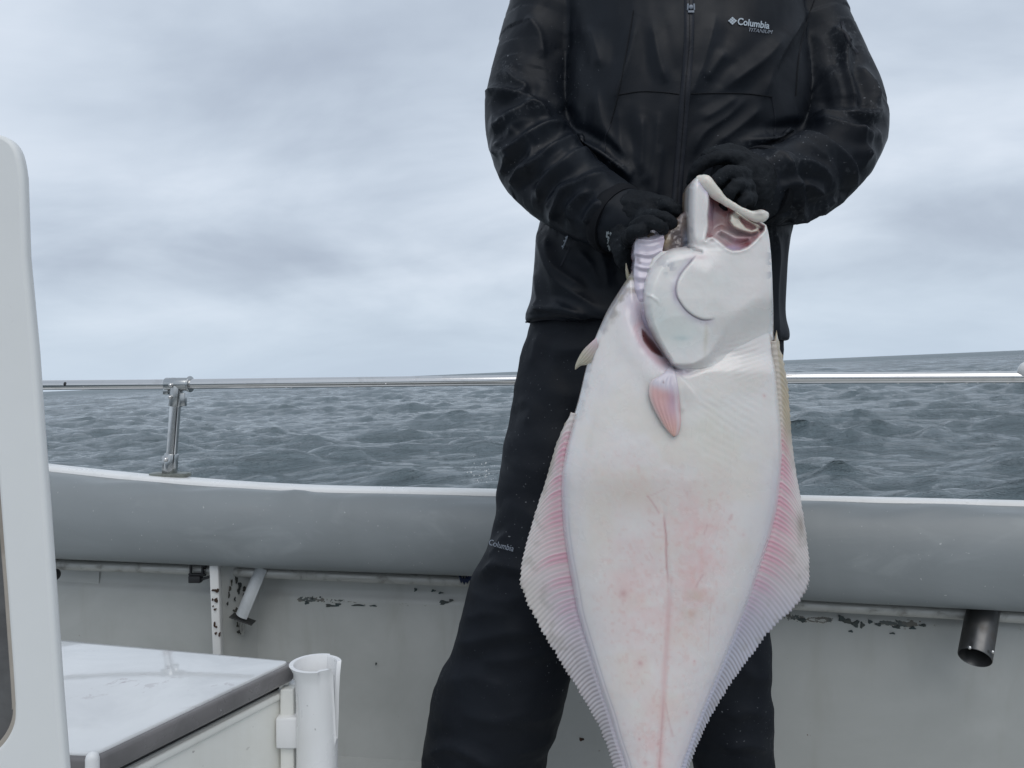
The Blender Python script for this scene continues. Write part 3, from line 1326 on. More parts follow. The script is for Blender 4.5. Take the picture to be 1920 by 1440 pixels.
# blue strap on the pipe, beside the knee
mb = MB()
Yk = float(YB(885)) + 0.035
sp_ = []
for k in range(15):
    t = k / 14
    sp_.append(((860 + 40 * t), 1083 + 5 * math.sin(t * 7) + 3 * t, 0.004 * math.sin(t * 11)))
V_, F_ = [], []
for (x, y, d) in sp_:
    hgt = 5 + 3 * math.sin(x)
    V_ += [P(x, y - hgt, Yk - d), P(x + 2, y + hgt, Yk + d)]
for k in range(14):
    F_.append((2 * k, 2 * k + 1, 2 * k + 3, 2 * k + 2))
mb.add(V_, F_)
o = mb.build('strap', M['blue_strap'])
bake_mod(o, 'SOLIDIFY', thickness=0.003, offset=0)
tag(o, 'dark blue strap end knotted on the grey pipe beside the knee', 'strap')

# paint chips on the bulwark: real missing scales, biggest ones
def wall_Y(x, y):
    return float(YB(x)) + 0.115 - 0.0105


chipm = painted('old_green_undercoat', (0.035, 0.055, 0.058), (0.09, 0.09, 0.08), 0.8, 40, 0, streak=False)
bulw = bpy.data.objects['bulwark']
for (x, y, sx, sy) in ((1505, 1163, 9, 5), (1578, 1160, 8, 7), (1590, 1165, 11, 6), (1604, 1170, 10, 7), (1617, 1172, 5, 8), (1632, 1166, 5, 4), (1648, 1171, 7, 4), (1596, 1184, 5, 2.5), (1682, 1176, 9, 3.5),
                       (1712, 1178, 8, 3), (1731, 1173, 8, 3), (1782, 1150, 3, 2), (1674, 1188, 7, 1.6), (575, 1130, 5, 4), (585, 1122, 2, 4), (618, 1136, 12, 3.5), (633, 1134, 7, 4), (672, 1135, 14, 2.5), (700, 1136, 8, 2),
                       (600, 1120, 2, 1.6), (779, 1106, 4, 4), (812, 1108, 5, 2.5), (826, 1112, 5, 2), (832, 1130, 11, 5), (845, 1126, 5, 3), (1090, 1387, 5, 4), (705, 1245, 2, 3)):
    blob_plate(x, y, sx, sy, wall_Y, rustm if (x == 1090) else chipm, bulw, n=16)

# ---------------------------------------------------------------- white panel with window, left
def bez_poly(pts, n):
    return [tuple(q) for q in catmull(np.array(pts, float), n)]


def slab(outer, holes, Y, th, mat, name, parent, bevel=0.002):
    """flat board standing across the view, with holes, built as a filled outline with thickness"""
    cu = bpy.data.curves.new('c', 'CURVE')
    cu.dimensions = '2D'
    cu.fill_mode = 'BOTH'
    cu.extrude = th / 2 - bevel
    cu.bevel_depth = bevel
    cu.bevel_resolution = 2
    for loop in [outer] + holes:
        sp = cu.splines.new('POLY')
        pts = [P(x, y, Y) for x, y in loop]
        sp.points.add(len(pts) - 1)
        for i, p in enumerate(pts):
            sp.points[i].co = (p.x, p.z, 0, 1)
        sp.use_cyclic_u = True
    ob = bpy.data.objects.new('c', cu)
    C.objects.link(ob)
    bpy.context.view_layer.update()
    dg = bpy.context.evaluated_depsgraph_get()
    me = bpy.data.meshes.new_from_object(ob.evaluated_get(dg), depsgraph=dg)
    bpy.data.objects.remove(ob)
    v = get_co(me)
    v2 = np.stack([v[:, 0], Y + th / 2 - v[:, 2] , v[:, 1]], -1)
    v2[:, 1] = Y + th / 2 + v[:, 2]
    set_co(me, v2)
    me.flip_normals()
    o_ = link(name, me, mat, parent)
    me.set_sharp_from_angle(angle=R(50))
    return o_


YP = 0.475
outer = bez_poly([(q_[0] - 13, q_[1]) for q_ in [(-30, 256), (0, 258), (18, 263), (32, 275), (41, 296), (47, 330)]], 24) + \
    [(q_[0] - 13, q_[1]) for q_ in [(52, 480), (69, 660), (78, 790), (91, 960), (103, 1130), (114, 1290), (126, 1440), (150, 1760), (160, 1960), (-420, 1960), (-420, 258)]]
hole = [(-5, 690), (4, 800), (12, 920), (18, 1000), (26, 1100), (33, 1200), (38, 1270)] + \
    bez_poly([(41, 1320), (40, 1352), (31, 1378), (14, 1402), (-12, 1424), (-50, 1438)], 24) + [(-340, 1440), (-340, 560), (-60, 560), (-25, 590), (-12, 630)]
hole = [(x - 8, y) for x, y in hole]
bp_ = slab(outer, [hole[::-1]], YP - 0.008, 0.008, M['white_panel'], 'bulkhead_panel', boat, 0.0025)
hole_in = [(x - 9, y) if x > -100 and y < 1330 else (x - 7, y - 8) if x > -100 else (x + 8, y + (-8 if y > 1000 else 8)) for x, y in hole]
slab(hole, [hole_in[::-1]], YP - 0.0075, 0.009, M['seal'], 'window_seal', bp_, 0.001)
slab(hole_in, [], YP + 0.004, 0.006, M['dark_board'], 'window_board', bp_, 0.0005)

# ---------------------------------------------------------------- chest with wet white lid
zc_ = 0.446


def onz(px, py, z):
    a, b = (px - 960.0) / FOC, -(py - 720.0) / FOC
    dy = CP + b * SP
    dz = -SP + b * CP
    Y = (z - CAMZ) * dy / dz
    return Vector((a / dy * Y, Y, z))


A_ = onz(556, 1237, zc_)
B_ = onz(178, 1417, zc_)
L_ = onz(115, 1197, zc_)
D_ = A_ + (L_ - A_) * 1.5
C_ = B_ + Vector((-0.40, 0.03, 0))
chest = empty('storage_chest', (B_.x - 0.1, 1.1, 0), 'white storage chest with wet white lid and grey rounded lid edge, lower left', 'chest')


def round_poly(pts, r, n=6):
    out = []
    m_ = len(pts)
    for i in range(m_):
        p, a, b = pts[i], pts[i - 1], pts[(i + 1) % m_]
        da, db = (a - p).normalized(), (b - p).normalized()
        for k in range(n + 1):
            t = k / n
            q0, q1 = p + da * r, p + db * r
            out.append(q0 * (1 - t) ** 2 + p * 2 * t * (1 - t) + q1 * t * t)
    return out


def prism(pts, z0, z1, name, mat, parent, bevel=0.0, seg=3):
    n = len(pts)
    up_ = [Vector((p.x, p.y, z1)) for p in pts]
    lo = [Vector((p.x, p.y, z0)) for p in pts]
    m_ = MB()
    m_.add(up_ + lo, [list(range(n)), list(range(n, 2 * n))[::-1]] + [[i, n + i, n + (i + 1) % n, (i + 1) % n] for i in range(n)])
    return m_.build(name, mat, parent, bevel=bevel, seg=seg)


def inset(pts, d):
    c = sum(pts, Vector()) / len(pts)
    out = []
    m_ = len(pts)
    for i in range(m_):
        p, a, b = pts[i], pts[i - 1], pts[(i + 1) % m_]
        da, db = (p - a).normalized(), (b - p).normalized()
        n1 = Vector((-da.y, da.x, 0)); n2 = Vector((-db.y, db.x, 0))
        if n1.dot(c - p) < 0:
            n1 = -n1
        if n2.dot(c - p) < 0:
            n2 = -n2
        bis = (n1 + n2).normalized()
        out.append(p + bis * d / max(0.3, bis.dot(n1)))
    return out


quad = [A_, B_, C_, D_]
prism(round_poly(quad, 0.012), zc_ - 0.030, zc_ - 0.0035, 'lid_rim', M['lid_edge'], chest, bevel=0.008, seg=4)
prism(round_poly(inset(quad, 0.006), 0.012), zc_ - 0.012, zc_ + 0.0005, 'lid_top', M['wet_lid'], chest, bevel=0.003)
prism(inset(quad, 0.016), zc_ - 0.040, zc_ - 0.0295, 'gasket', M['black_plastic'], chest)  # black slab standing in for the shaded gap under the lid
bodyq = inset(quad, 0.010)
prism(round_poly(bodyq, 0.01), 0.0, zc_ - 0.041, 'chest_body', M['cream'], chest, bevel=0.004)
prism(round_poly(inset(quad, 0.006), 0.01), zc_ - 0.052, zc_ - 0.0415, 'body_lip', M['cream'], chest, bevel=0.003)
# white corner post cap at the near corner
mb = MB()
pc = B_ + Vector((-0.004, -0.002, 0))
mb.tube([Vector((pc.x, pc.y + 0.004, zc_ - 0.36)), Vector((pc.x, pc.y + 0.004, zc_ - 0.004))], 0.0075, 18)
mb.build('corner_trim', M['pvc'], chest)

# PVC rod holder on the chest's back corner
YH = 1.165
hb = P(595, 1440, YH)
ht = P(595, 1245, YH)
rH = 41.0 / FOC * YH
ztop_ = P(595, 1243, YH).z
cxH, cyH = hb.x, YH
n = 72
nh = 40
V_, F_ = [], []
th_ = np.linspace(0, 2 * math.pi, n, endpoint=False)


def rim(th):
    # slot faces right and a touch towards the camera
    d = (math.degrees(th) + 14 + 180) % 360 - 180      # 0 at slot centre
    if abs(d) < 6:
        return 0.108
    s = max(0.0, 1 - (abs(d) - 6) / 24)
    front = d < 0
    base = 0.108 * s ** 2.2
    return base


for th in th_:
    pass
levels = np.linspace(0, 1, nh)
for shell in (0, 1):
    for lv in levels:
        for th in th_:
            drop = rim(th)
            z = ztop_ - drop - (ztop_ - drop - 0.03) * (1 - lv) ** 1.0
            flare = 0.0075 * math.exp(-((ztop_ - z) / 0.018)) if (ztop_ - z) < 0.09 else 0
            lipf = 0.0025 * math.exp(-((z - (ztop_ - drop)) / 0.006) ** 2)
            fl2 = flare * (1 if math.cos(th) < 0.3 else 0.4)
            rr_ = rH * 0.93 + fl2 + (lipf if shell == 0 else 0) - (0.0035 if shell else 0)
            V_.append((cxH + rr_ * math.cos(th), cyH + rr_ * math.sin(th), z))
f1 = grid_faces(nh, n, close=True)
f2 = grid_faces(nh, n, close=True, flip=True) + nh * n
rimf = [[(nh - 1) * n + j, (nh - 1) * n + (j + 1) % n, 2 * nh * n - n + (j + 1) % n, 2 * nh * n - n + j] for j in range(n)]
botf = [[(j + 1) % n, j, nh * n + j, nh * n + (j + 1) % n] for j in range(n)]
mb = MB()
mb.add(V_, [list(r_) for r_ in f1] + [list(r_) for r_ in f2] + rimf + botf)
rodh = mb.build('rod_holder', M['pvc'], chest, weld=False)
mb = MB()
mb.box(P(543, 1366, YH + 0.01), (0.032, 0.034, 0.046))
mb.build('mounting_block', M['pvc'], rodh, bevel=0.003)
mb = MB()
_t = P(541, 1288, YH + 0.012)
mb.box((_t.x, _t.y, _t.z / 2 + 0.02), (0.020, 0.02, _t.z - 0.04))
mb.build('backing_strip', M['cream'], rodh, bevel=0.002)
mb = MB()
mb.box(P(552, 1287, YH + 0.03), (0.018, 0.03, 0.012))
mb.build('latch', M['pvc'], chest, bevel=0.003)

# spray thrown up where the hull meets a wave, just beyond the gunwale
mb = MB()
rs_ = np.random.RandomState(4)
for k in range(34):
    Yd = 5.5 + rs_.randn() * 0.25
    sx_ = 905 + rs_.randn() * 14
    sy_ = 905 - abs(rs_.randn()) * 22
    mb.ball(P(sx_, sy_, Yd), 0.0018 + 0.0045 * rs_.rand() ** 3, 6, 4)
spo = mb.build('sea_spray', M['white'])
tag(spo, kind='stuff')

# ================================================================== THE PERSON
YPRS = 1.30
person = empty('person', (P(1230, 1600, YPRS).x, YPRS, 0), 'person in black hooded waterproof jacket, trousers and gloves holding up the halibut', 'person')


def ring_tube(rows, mb_, p=2.4, nseg=72):
    """rows: (pxL, pxR, py, Ycentre, half depth); closed body of horizontal super-ellipse rings"""
    rows = np.array(rows, float)
    cr_ = catmull(rows, 60)
    th = np.linspace(0, 2 * math.pi, nseg, endpoint=False)
    V = []
    for (l, r_, y, Yc_, hd) in cr_:
        c = P((l + r_) / 2, y, Yc_)
        a = (P(r_, y, Yc_) - P(l, y, Yc_)).length / 2
        ct, st_ = np.cos(th), np.sin(th)
        xx = np.sign(ct) * np.abs(ct) ** (2 / p) * a
        yy = np.sign(st_) * np.abs(st_) ** (2 / p) * hd
        V.append(np.stack([c.x + xx, Yc_ + yy, np.full(nseg, c.z)], -1))
    V = np.vstack(V)
    nr = len(cr_)
    f = [list(map(int, q)) for q in grid_faces(nr, nseg, close=True)]
    f.append(list(range(nseg))[::-1])
    f.append([(nr - 1) * nseg + j for j in range(nseg)])
    mb_.add(V, f)


K = 1.30 / 1.0     # pixel radius -> metres at depth Y: r_px / FOC * Y


def limb(mb_, pts, nrow=40, nseg=32, **kw):
    """pts: (px, py, Y, radius_px)"""
    path = [P(x, y, Y) for x, y, Y, r_ in pts]
    rad = [r_ / FOC * Y for x, y, Y, r_ in pts]
    mb_.tube([tuple(p) for p in path], rad, nseg, nrow=nrow, **kw)


# --- jacket: torso and both sleeves as one skin
mb = MB()
ring_tube([(1090, 1440, -215, 1.36, 0.085), (1040, 1490, -150, 1.36, 0.115), (1045, 1490, -60, 1.35, 0.13), (1055, 1500, 60, 1.34, 0.135), (1055, 1505, 180, 1.33, 0.135),
           (1045, 1495, 300, 1.33, 0.13), (1010, 1480, 420, 1.33, 0.125), (997, 1468, 500, 1.33, 0.125), (992, 1465, 560, 1.33, 0.125), (984, 1474, 590, 1.33, 0.13), (986, 1473, 606, 1.33, 0.128)], mb)
ARM_L = [(1085, -90, 1.38, 80), (1036, 30, 1.37, 84), (996, 150, 1.345, 80), (990, 245, 1.31, 79), (1020, 320, 1.265, 80), (1080, 368, 1.215, 74), (1135, 400, 1.175, 64), (1178, 424, 1.15, 58)]
ARM_R = [(1440, -90, 1.38, 80), (1496, 30, 1.37, 82), (1545, 140, 1.345, 80), (1573, 235, 1.31, 82), (1545, 308, 1.265, 80), (1490, 340, 1.215, 76), (1440, 348, 1.17, 70), (1408, 352, 1.15, 66)]
limb(mb, ARM_L, nrow=70, nseg=48)
limb(mb, ARM_R, nrow=70, nseg=48)
# collar and hood
ring_tube([(1150, 1400, -180, 1.35, 0.10), (1150, 1400, -235, 1.355, 0.098), (1160, 1390, -280, 1.36, 0.09)], mb, p=2.0, nseg=48)
jm = fuse(mb, 0.0031, 10, 0.5)
v = get_co(jm)
nrm = get_no(jm)
px, py = project(v)
view = v - np.array([0, 0, CAMZ])
view /= np.linalg.norm(view, axis=1)[:, None]
facing = -np.sum(view * nrm, axis=1)

FOLDS_ARM = [   # sharp ridges on the sleeves: polyline, width px, height mm
    ([(908, 175), (938, 173), (977, 181), (1010, 190)], 10, 6),
    ([(925, 241), (963, 219), (999, 201), (1036, 222)], 11, 7),
    ([(927, 276), (950, 255), (962, 236)], 8, 4),
    ([(920, 285), (952, 283), (991, 261), (1019, 244), (1050, 239), (1080, 250)], 11, 8),
    ([(972, 322), (999, 311), (1036, 283), (1069, 267), (1097, 275)], 11, 8),
    ([(952, 352), (972, 322), (991, 292), (1000, 270)], 9, 5),
    ([(1006, 382), (1022, 336), (1058, 311), (1086, 292), (1120, 292)], 10, 7),
    ([(1022, 394), (1036, 369), (1058, 344)], 8, 4),
    ([(1030, 419), (1058, 361), (1091, 347), (1141, 333)], 11, 7),
    ([(1072, 417), (1069, 392), (1086, 372), (1110, 362)], 8, 5),
    ([(1069, 258), (1116, 280), (1158, 311), (1186, 338)], 9, 6),
    ([(1098, 420), (1110, 396), (1128, 378)], 8, 4),
    ([(922, 200), (930, 235), (925, 270), (930, 300)], 9, 2),
    ([(935, 330), (945, 305), (960, 290)], 8, 4),
    ([(945, 130), (962, 148), (985, 160), (972, 180)], 8, 3.5),
    ([(985, 30), (1010, 60), (1020, 110)], 16, 4),
    # right sleeve (offset 1260,200 scale .21875)
    ([(1525, 217), (1580, 216), (1630, 218), (1650, 205)], 9, 6),
    ([(1530, 228), (1580, 238), (1620, 250), (1643, 250)], 9, 6),
    ([(1605, 240), (1622, 275), (1632, 300)], 8, 3),
    ([(1632, 250), (1628, 290), (1622, 325)], 7, 2),
    ([(1400, 262), (1450, 262), (1500, 258), (1550, 278), (1585, 305), (1600, 340), (1615, 362)], 10, 8),
    ([(1445, 268), (1490, 268), (1540, 292), (1570, 330)], 10, 4),
    ([(1430, 280), (1470, 300), (1520, 312), (1555, 335)], 10, 6),
    ([(1460, 300), (1480, 325), (1492, 350), (1497, 385), (1507, 405)], 9, 7),
    ([(1510, 342), (1530, 357), (1537, 368)], 8, 4),
    ([(1465, 352), (1480, 345), (1492, 350)], 6, 3),
    ([(1485, 408), (1520, 404), (1560, 392), (1610, 366)], 8, 5),
    ([(1535, 400), (1550, 385), (1570, 372)], 7, 3),
    ([(1584, 75), (1588, 130), (1600, 190), (1606, 215)], 9, 6),
    ([(1562, 50), (1580, 70), (1596, 95)], 9, 5),
    ([(1610, 120), (1635, 160), (1645, 200)], 9, 4),
    ([(1500, 420), (1470, 400), (1450, 425)], 8, 3),
    ([(1560, 120), (1575, 170), (1580, 210)], 14, 4),
]
FOLDS_BODY = [
    ([(1196, 34), (1180, 110), (1158, 170), (1150, 210)], 13, 5),
    ([(1222, 40), (1235, 110), (1252, 158)], 10, 4),
    ([(1341, 26), (1328, 90), (1303, 160), (1285, 200)], 14, 5),
    ([(1363, 95), (1324, 150)], 11, 4),
    ([(1473, 65), (1435, 110), (1392, 142), (1360, 165)], 13, 6),
    ([(1520, 12), (1478, 77), (1452, 130), (1430, 190)], 13, 6),
    ([(1400, 185), (1370, 215), (1320, 250), (1300, 290)], 9, 4),
    ([(1385, 180), (1350, 205), (1315, 225)], 8, 3.5),
    ([(1430, 200), (1390, 235), (1340, 270)], 9, 4),
    ([(1102, 47), (1119, 95), (1128, 128)], 12, 4),
    ([(1119, 162), (1136, 240), (1178, 300), (1188, 340)], 12, 5),
    ([(1204, 215), (1205, 275), (1200, 330)], 9, 4),
    ([(1160, 200), (1165, 270), (1172, 320)], 9, 3),
    ([(1235, 210), (1230, 280), (1215, 350)], 9, 3),
    ([(1003, 420), (1018, 470), (1040, 520), (1075, 550), (1118, 575)], 12, 7),
    ([(1022, 440), (1035, 490), (1060, 515), (1100, 540)], 10, 6),
    ([(1000, 505), (1008, 560), (995, 580)], 8, 5),
    ([(990, 590), (1010, 578), (1050, 580), (1100, 590)], 9, 5),
    ([(1030, 560), (1070, 585), (1110, 605)], 9, 3),
    ([(1085, 470), (1110, 500), (1125, 540)], 9, 4),
    ([(1120, 460), (1135, 500), (1140, 540)], 9, 4),
    ([(1453, 425), (1460, 480), (1456, 540), (1462, 600)], 7, 4),
    ([(1240, 270), (1235, 330), (1225, 380)], 9, 3),
]


def apply_folds(x, y, folds, w_scale=1.0):
    tot = np.zeros(len(x))
    for pts, w, amp in folds:
        sp_ = smooth_pts(pts, 14)
        sel = (x > sp_[:, 0].min() - 5 * w) & (x < sp_[:, 0].max() + 5 * w) & (y > sp_[:, 1].min() - 5 * w) & (y < sp_[:, 1].max() + 5 * w)
        if not sel.any():
            continue
        d, sd, t = dist_poly(x[sel], y[sel], sp_)
        tp_ = np.clip(np.minimum(t, 1 - t) * 5 + 0.15, 0, 1)
        # asymmetric: one flank steep, the other long; a shallow valley beside the steep one
        w1_ = np.where(sd > 0, w * 1.5, w * 0.75) * w_scale
        prof = np.exp(-(np.sqrt(d * d + 2.0) - 1.4) / w1_) - 0.35 * np.exp(-((d - 2.2 * w) / (1.2 * w)) ** 2)
        tot[sel] += amp * 1e-3 * prof * tp_
    return tot


ff = sstep(-0.15, 0.35, facing)
disp = apply_folds(px, py, FOLDS_ARM, 0.75) * sstep(0.0, 0.42, facing) * 2.0
disp += apply_folds(px, py, FOLDS_BODY, 0.9) * ff * 1.1


# wrinkles running across each sleeve, from the elbow outwards
def arm_wr(arm, seed):
    pth = np.array([list(P(a[0], a[1], a[2])) for a in arm])
    pth = catmull(pth, 60)
    seg = np.r_[0, np.cumsum(np.linalg.norm(np.diff(pth, axis=0), axis=1))]
    d2 = ((v[:, None, :] - pth[None, ::2, :]) ** 2).sum(-1)
    i = d2.argmin(1)
    dist = np.sqrt(d2[np.arange(len(v)), i])
    s = seg[::2][i]
    s = s + 0.02 * fbm(v * 14, 2, seed)
    n_ = ridged(np.stack([s * 24, v[:, 2] * 9 + v[:, 0] * 5, v[:, 1] * 9], -1), 2, seed)
    m = sstep(0.105, 0.08, dist)
    return m, n_, s


mL, nL, sL = arm_wr(ARM_L, 21)
mR, nR_, sR = arm_wr(ARM_R, 31)
arm_mask = np.maximum(mL, mR)
disp += 0.0017 * (np.where(mL > mR, nL, nR_) - 0.3) * arm_mask
body_w = fbm(np.stack([v[:, 0] * 16, v[:, 1] * 10, v[:, 2] * 6], -1), 3, 41)
disp += 0.0026 * body_w * (1 - arm_mask)
disp += 0.0040 * fbm(v * 7, 2, 51)
# hem: turned edge, and a yoke seam across the chest
hemy = ip([980, 1040, 1120, 1240, 1475], [607, 598, 612, 622, 640])(px)
dh = py - (hemy - 14)
disp -= 0.0012 * np.exp(-(dh / 2.0) ** 2) * ff
v2 = v + nrm * disp[:, None]
v2[:, 2] -= 0.032 * sstep(1060, 1475, px) * sstep(470, 600, py)
set_co(jm, v2)
# pale salt and worn spots, plus wet sheen painted on sleeve edges and ridges
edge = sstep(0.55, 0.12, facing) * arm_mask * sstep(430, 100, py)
wear_sheen = edge * 0.30 * sstep(-0.1, 0.5, fbm(v * 18, 3, 61))
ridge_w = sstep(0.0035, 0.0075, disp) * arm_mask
wear_sheen = np.clip(wear_sheen + 0.35 * ridge_w * sstep(0.0, 0.5, fbm(v * 25, 2, 71)), 0, 1)
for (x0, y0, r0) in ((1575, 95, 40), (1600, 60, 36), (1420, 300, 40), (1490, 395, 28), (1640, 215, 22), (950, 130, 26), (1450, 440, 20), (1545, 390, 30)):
    wear_sheen = np.maximum(wear_sheen, np.exp(-(((px - x0) ** 2 + (py - y0) ** 2) / r0 ** 2)) * 0.38 * ff)
set_float(jm, wear_sheen, 'Wear')
jacket = link('jacket', jm, M['jacket'], person)

# --- trousers
mb = MB()
ring_tube([(1000, 1455, 560, 1.335, 0.115), (990, 1460, 640, 1.335, 0.118), (982, 1462, 720, 1.335, 0.12), (1000, 1450, 800, 1.335, 0.115), (1060, 1400, 850, 1.335, 0.09)], mb, p=2.3, nseg=56)
LEG_L = [(1085, 660, 1.335, 98), (1058, 800, 1.32, 102), (1030, 930, 1.29, 98), (1013, 1040, 1.27, 100), (985, 1130, 1.275, 108), (958, 1240, 1.29, 115), (925, 1340, 1.31, 117), (905, 1440, 1.33, 116), (885, 1560, 1.35, 112), (880, 1610, 1.35, 105)]
LEG_R = [(1360, 660, 1.335, 98), (1372, 800, 1.32, 90), (1378, 930, 1.29, 80), (1374, 1040, 1.27, 74), (1368, 1130, 1.275, 72), (1368, 1240, 1.29, 74), (1370, 1340, 1.31, 76), (1374, 1440, 1.33, 76), (1380, 1560, 1.35, 82), (1384, 1610, 1.35, 84)]
limb(mb, LEG_L, nrow=80, nseg=44)
limb(mb, LEG_R, nrow=80, nseg=44)
tm = fuse(mb, 0.0045, 8, 0.5)
v = get_co(tm)
nrm = get_no(tm)
px, py = project(v)
view = v - np.array([0, 0, CAMZ])
view /= np.linalg.norm(view, axis=1)[:, None]
facing = -np.sum(view * nrm, axis=1)
FOLDS_LEG = [
    ([(1015, 620), (1008, 660), (1000, 690)], 10, 5),
    ([(975, 750), (1000, 765), (985, 800)], 10, 4),
    ([(900, 1085), (935, 1060), (960, 1062), (1010, 1075)], 9, 8),
    ([(918, 1050), (932, 1030), (940, 1010), (955, 1000)], 7, 5),
    ([(925, 1075), (935, 1050), (945, 1070)], 7, 4),
    ([(868, 1165), (910, 1150), (960, 1155)], 14, 6),
    ([(850, 1210), (900, 1200), (960, 1185), (1040, 1190)], 14, 7),
    ([(880, 1110), (930, 1125), (985, 1120)], 12, 4),
    ([(835, 1280), (890, 1270), (950, 1290)], 14, 5),
    ([(900, 1240), (970, 1235), (1040, 1215)], 13, 5),
    ([(800, 1420), (840, 1400), (880, 1410), (930, 1440)], 10, 7),
    ([(860, 1340), (930, 1345), (1000, 1325)], 13, 4),
    ([(1050, 1370), (1000, 1400), (960, 1410)], 12, 4),
    ([(1350, 1400), (1400, 1395), (1445, 1410)], 10, 6),
    ([(1390, 1250), (1420, 1270), (1440, 1262)], 10, 4),
    ([(1360, 1340), (1400, 1330), (1440, 1345)], 10, 4),
    ([(1000, 640), (1060, 655), (1110, 650)], 13, 4),
    ([(960, 860), (1000, 880), (1040, 870)], 14, 3),
    ([(945, 940), (990, 960), (1010, 990)], 13, 4),
]
ff = sstep(-0.15, 0.35, facing)
disp = apply_folds(px, py, FOLDS_LEG) * ff
disp += 0.0050 * fbm(np.stack([v[:, 0] * 6, v[:, 1] * 6, v[:, 2] * 9], -1), 3, 81)
disp += 0.0015 * ridged(np.stack([v[:, 0] * 9, v[:, 1] * 9, v[:, 2] * 16], -1), 2, 83)
set_co(tm, v + nrm * disp[:, None])
wear_sheen = sstep(0.5, 0.1, facing) * 0.35 * sstep(0, 0.5, fbm(v * 18, 3, 91))  # pale speckle painted where the cloth turns away from the camera
set_float(tm, wear_sheen, 'Wear')
trousers = link('trousers', tm, M['trousers'], person)

# boots
for (x, y) in ((880, 1600), (1384, 1600)):
    b0 = P(x, 1600, 1.35)
    mb = MB()
    mb.tube([(b0.x, 1.36, 0.02 + 0.05), (b0.x, 1.35, 0.12), (b0.x, 1.345, 0.20)], [0.052, 0.058, 0.062], 24, nrow=12)
    mb.tube([(b0.x, 1.37, 0.05), (b0.x, 1.28, 0.05), (b0.x, 1.17, 0.042)], [0.05, 0.052, 0.042], 24, nrow=14)
    bm_ = fuse(mb, 0.006, 6)
    vv = get_co(bm_)
    vv[:, 2] = np.maximum(vv[:, 2], 0.004)
    set_co(bm_, vv)
    link('boot', bm_, M['boot'], person)

# body inside the clothes, one continuous figure with neck and head
mb = MB()
ring_tube([(1130, 1400, -170, 1.36, 0.07), (1075, 1455, -100, 1.36, 0.09), (1085, 1450, 100, 1.345, 0.09), (1090, 1430, 300, 1.335, 0.09), (1060, 1425, 560, 1.335, 0.09), (1080, 1410, 720, 1.335, 0.085), (1120, 1380, 800, 1.335, 0.07)], mb, p=2.2, nseg=40)
for arm in (ARM_L, ARM_R):
    limb(mb, [(a[0], a[1], a[2], r_) for a, r_ in zip(arm, (48, 46, 44, 42, 40, 36, 33, 30))], nrow=30, nseg=20)
for leg, q in ((LEG_L, 0.62), (LEG_R, 0.74)):
    limb(mb, [(a[0], a[1], a[2], a[3] * q) for a in leg], nrow=30, nseg=20)
hx = P(1275, -330, 1.35).x
zn = P(1275, -230, 1.35).z
mb.tube([(hx, 1.37, zn - 0.08), (hx, 1.355, zn + 0.05)], [0.058, 0.055], 20, nrow=6)
hz = zn + 0.13
mb.ball((hx, 1.345, hz + 0.03), 0.082, 28, 20, (0.93, 1.12, 1.2))
mb.ball((hx, 1.30, hz - 0.045), 0.055, 24, 16, (1.0, 0.9, 0.9))
mb.tube([(hx, 1.262, hz + 0.025), (hx, 1.240, hz - 0.012)], [0.008, 0.014], 12)
for sx in (-1, 1):
    mb.ball((hx + sx * 0.078, 1.355, hz + 0.005), 0.03, 14, 10, (0.35, 0.6, 1.0))
mb.tube([(hx - 0.022, 1.256, hz - 0.042), (hx, 1.250, hz - 0.042), (hx + 0.022, 1.256, hz - 0.042)], 0.006, 10)
mb.tube([(hx - 0.045, 1.268, hz + 0.042), (hx, 1.254, hz + 0.044), (hx + 0.045, 1.268, hz + 0.042)], 0.009, 10)
bmh = fuse(mb, 0.006, 4)
link('body', bmh, M['skin'], person)
for sx in (-1, 1):
    mb = MB()
    mb.ball((hx + sx * 0.032, 1.266, hz + 0.024), 0.012, 16, 10)
    e_ = mb.build('eye', M['eye'], person)
    mb = MB()
    mb.ball((hx + sx * 0.032, 1.2555, hz + 0.024), 0.005, 12, 8, (1, 0.5, 1))
    mb.build('iris', M['black_plastic'], e_)
# knitted hat / hood over the head
mb = MB()
V_, F_ = [], []
n1_, n2_ = 18, 32
for i in range(n1_ + 1):
    t = R(8) + R(92) * i / n1_
    for j in range(n2_):
        p_ = 2 * math.pi * j / n2_
        V_.append((hx + 0.092 * 0.98 * math.sin(t) * math.cos(p_), 1.352 + 0.104 * math.sin(t) * math.sin(p_), hz + 0.038 + 0.108 * math.cos(t)))
F_ = [list(q) for q in grid_faces(n1_ + 1, n2_, close=True, flip=True)] + [list(range(n2_))]
mb.add(V_, F_)
hat = mb.build('hat', M['glove'], person)

# --- things sewn or printed on the clothes, laid on the cloth surface
bvh_j = BVHTree.FromPolygons([tuple(q) for q in get_co(jm)], [list(p.vertices) for p in jm.polygons])
bvh_t = BVHTree.FromPolygons([tuple(q) for q in get_co(tm)], [list(p.vertices) for p in tm.polygons])
CAMP = Vector((0, 0, CAMZ))


def drape(bvh, x, y, off=0.0012, fall=1.2):
    d = (P(x, y, 1.0) - CAMP).normalized()
    hit, no, _, _ = bvh.ray_cast(CAMP, d)
    if hit is None:
        return P(x, y, fall)
    if no.dot(d) > 0:
        no = -no
    return hit + no * off


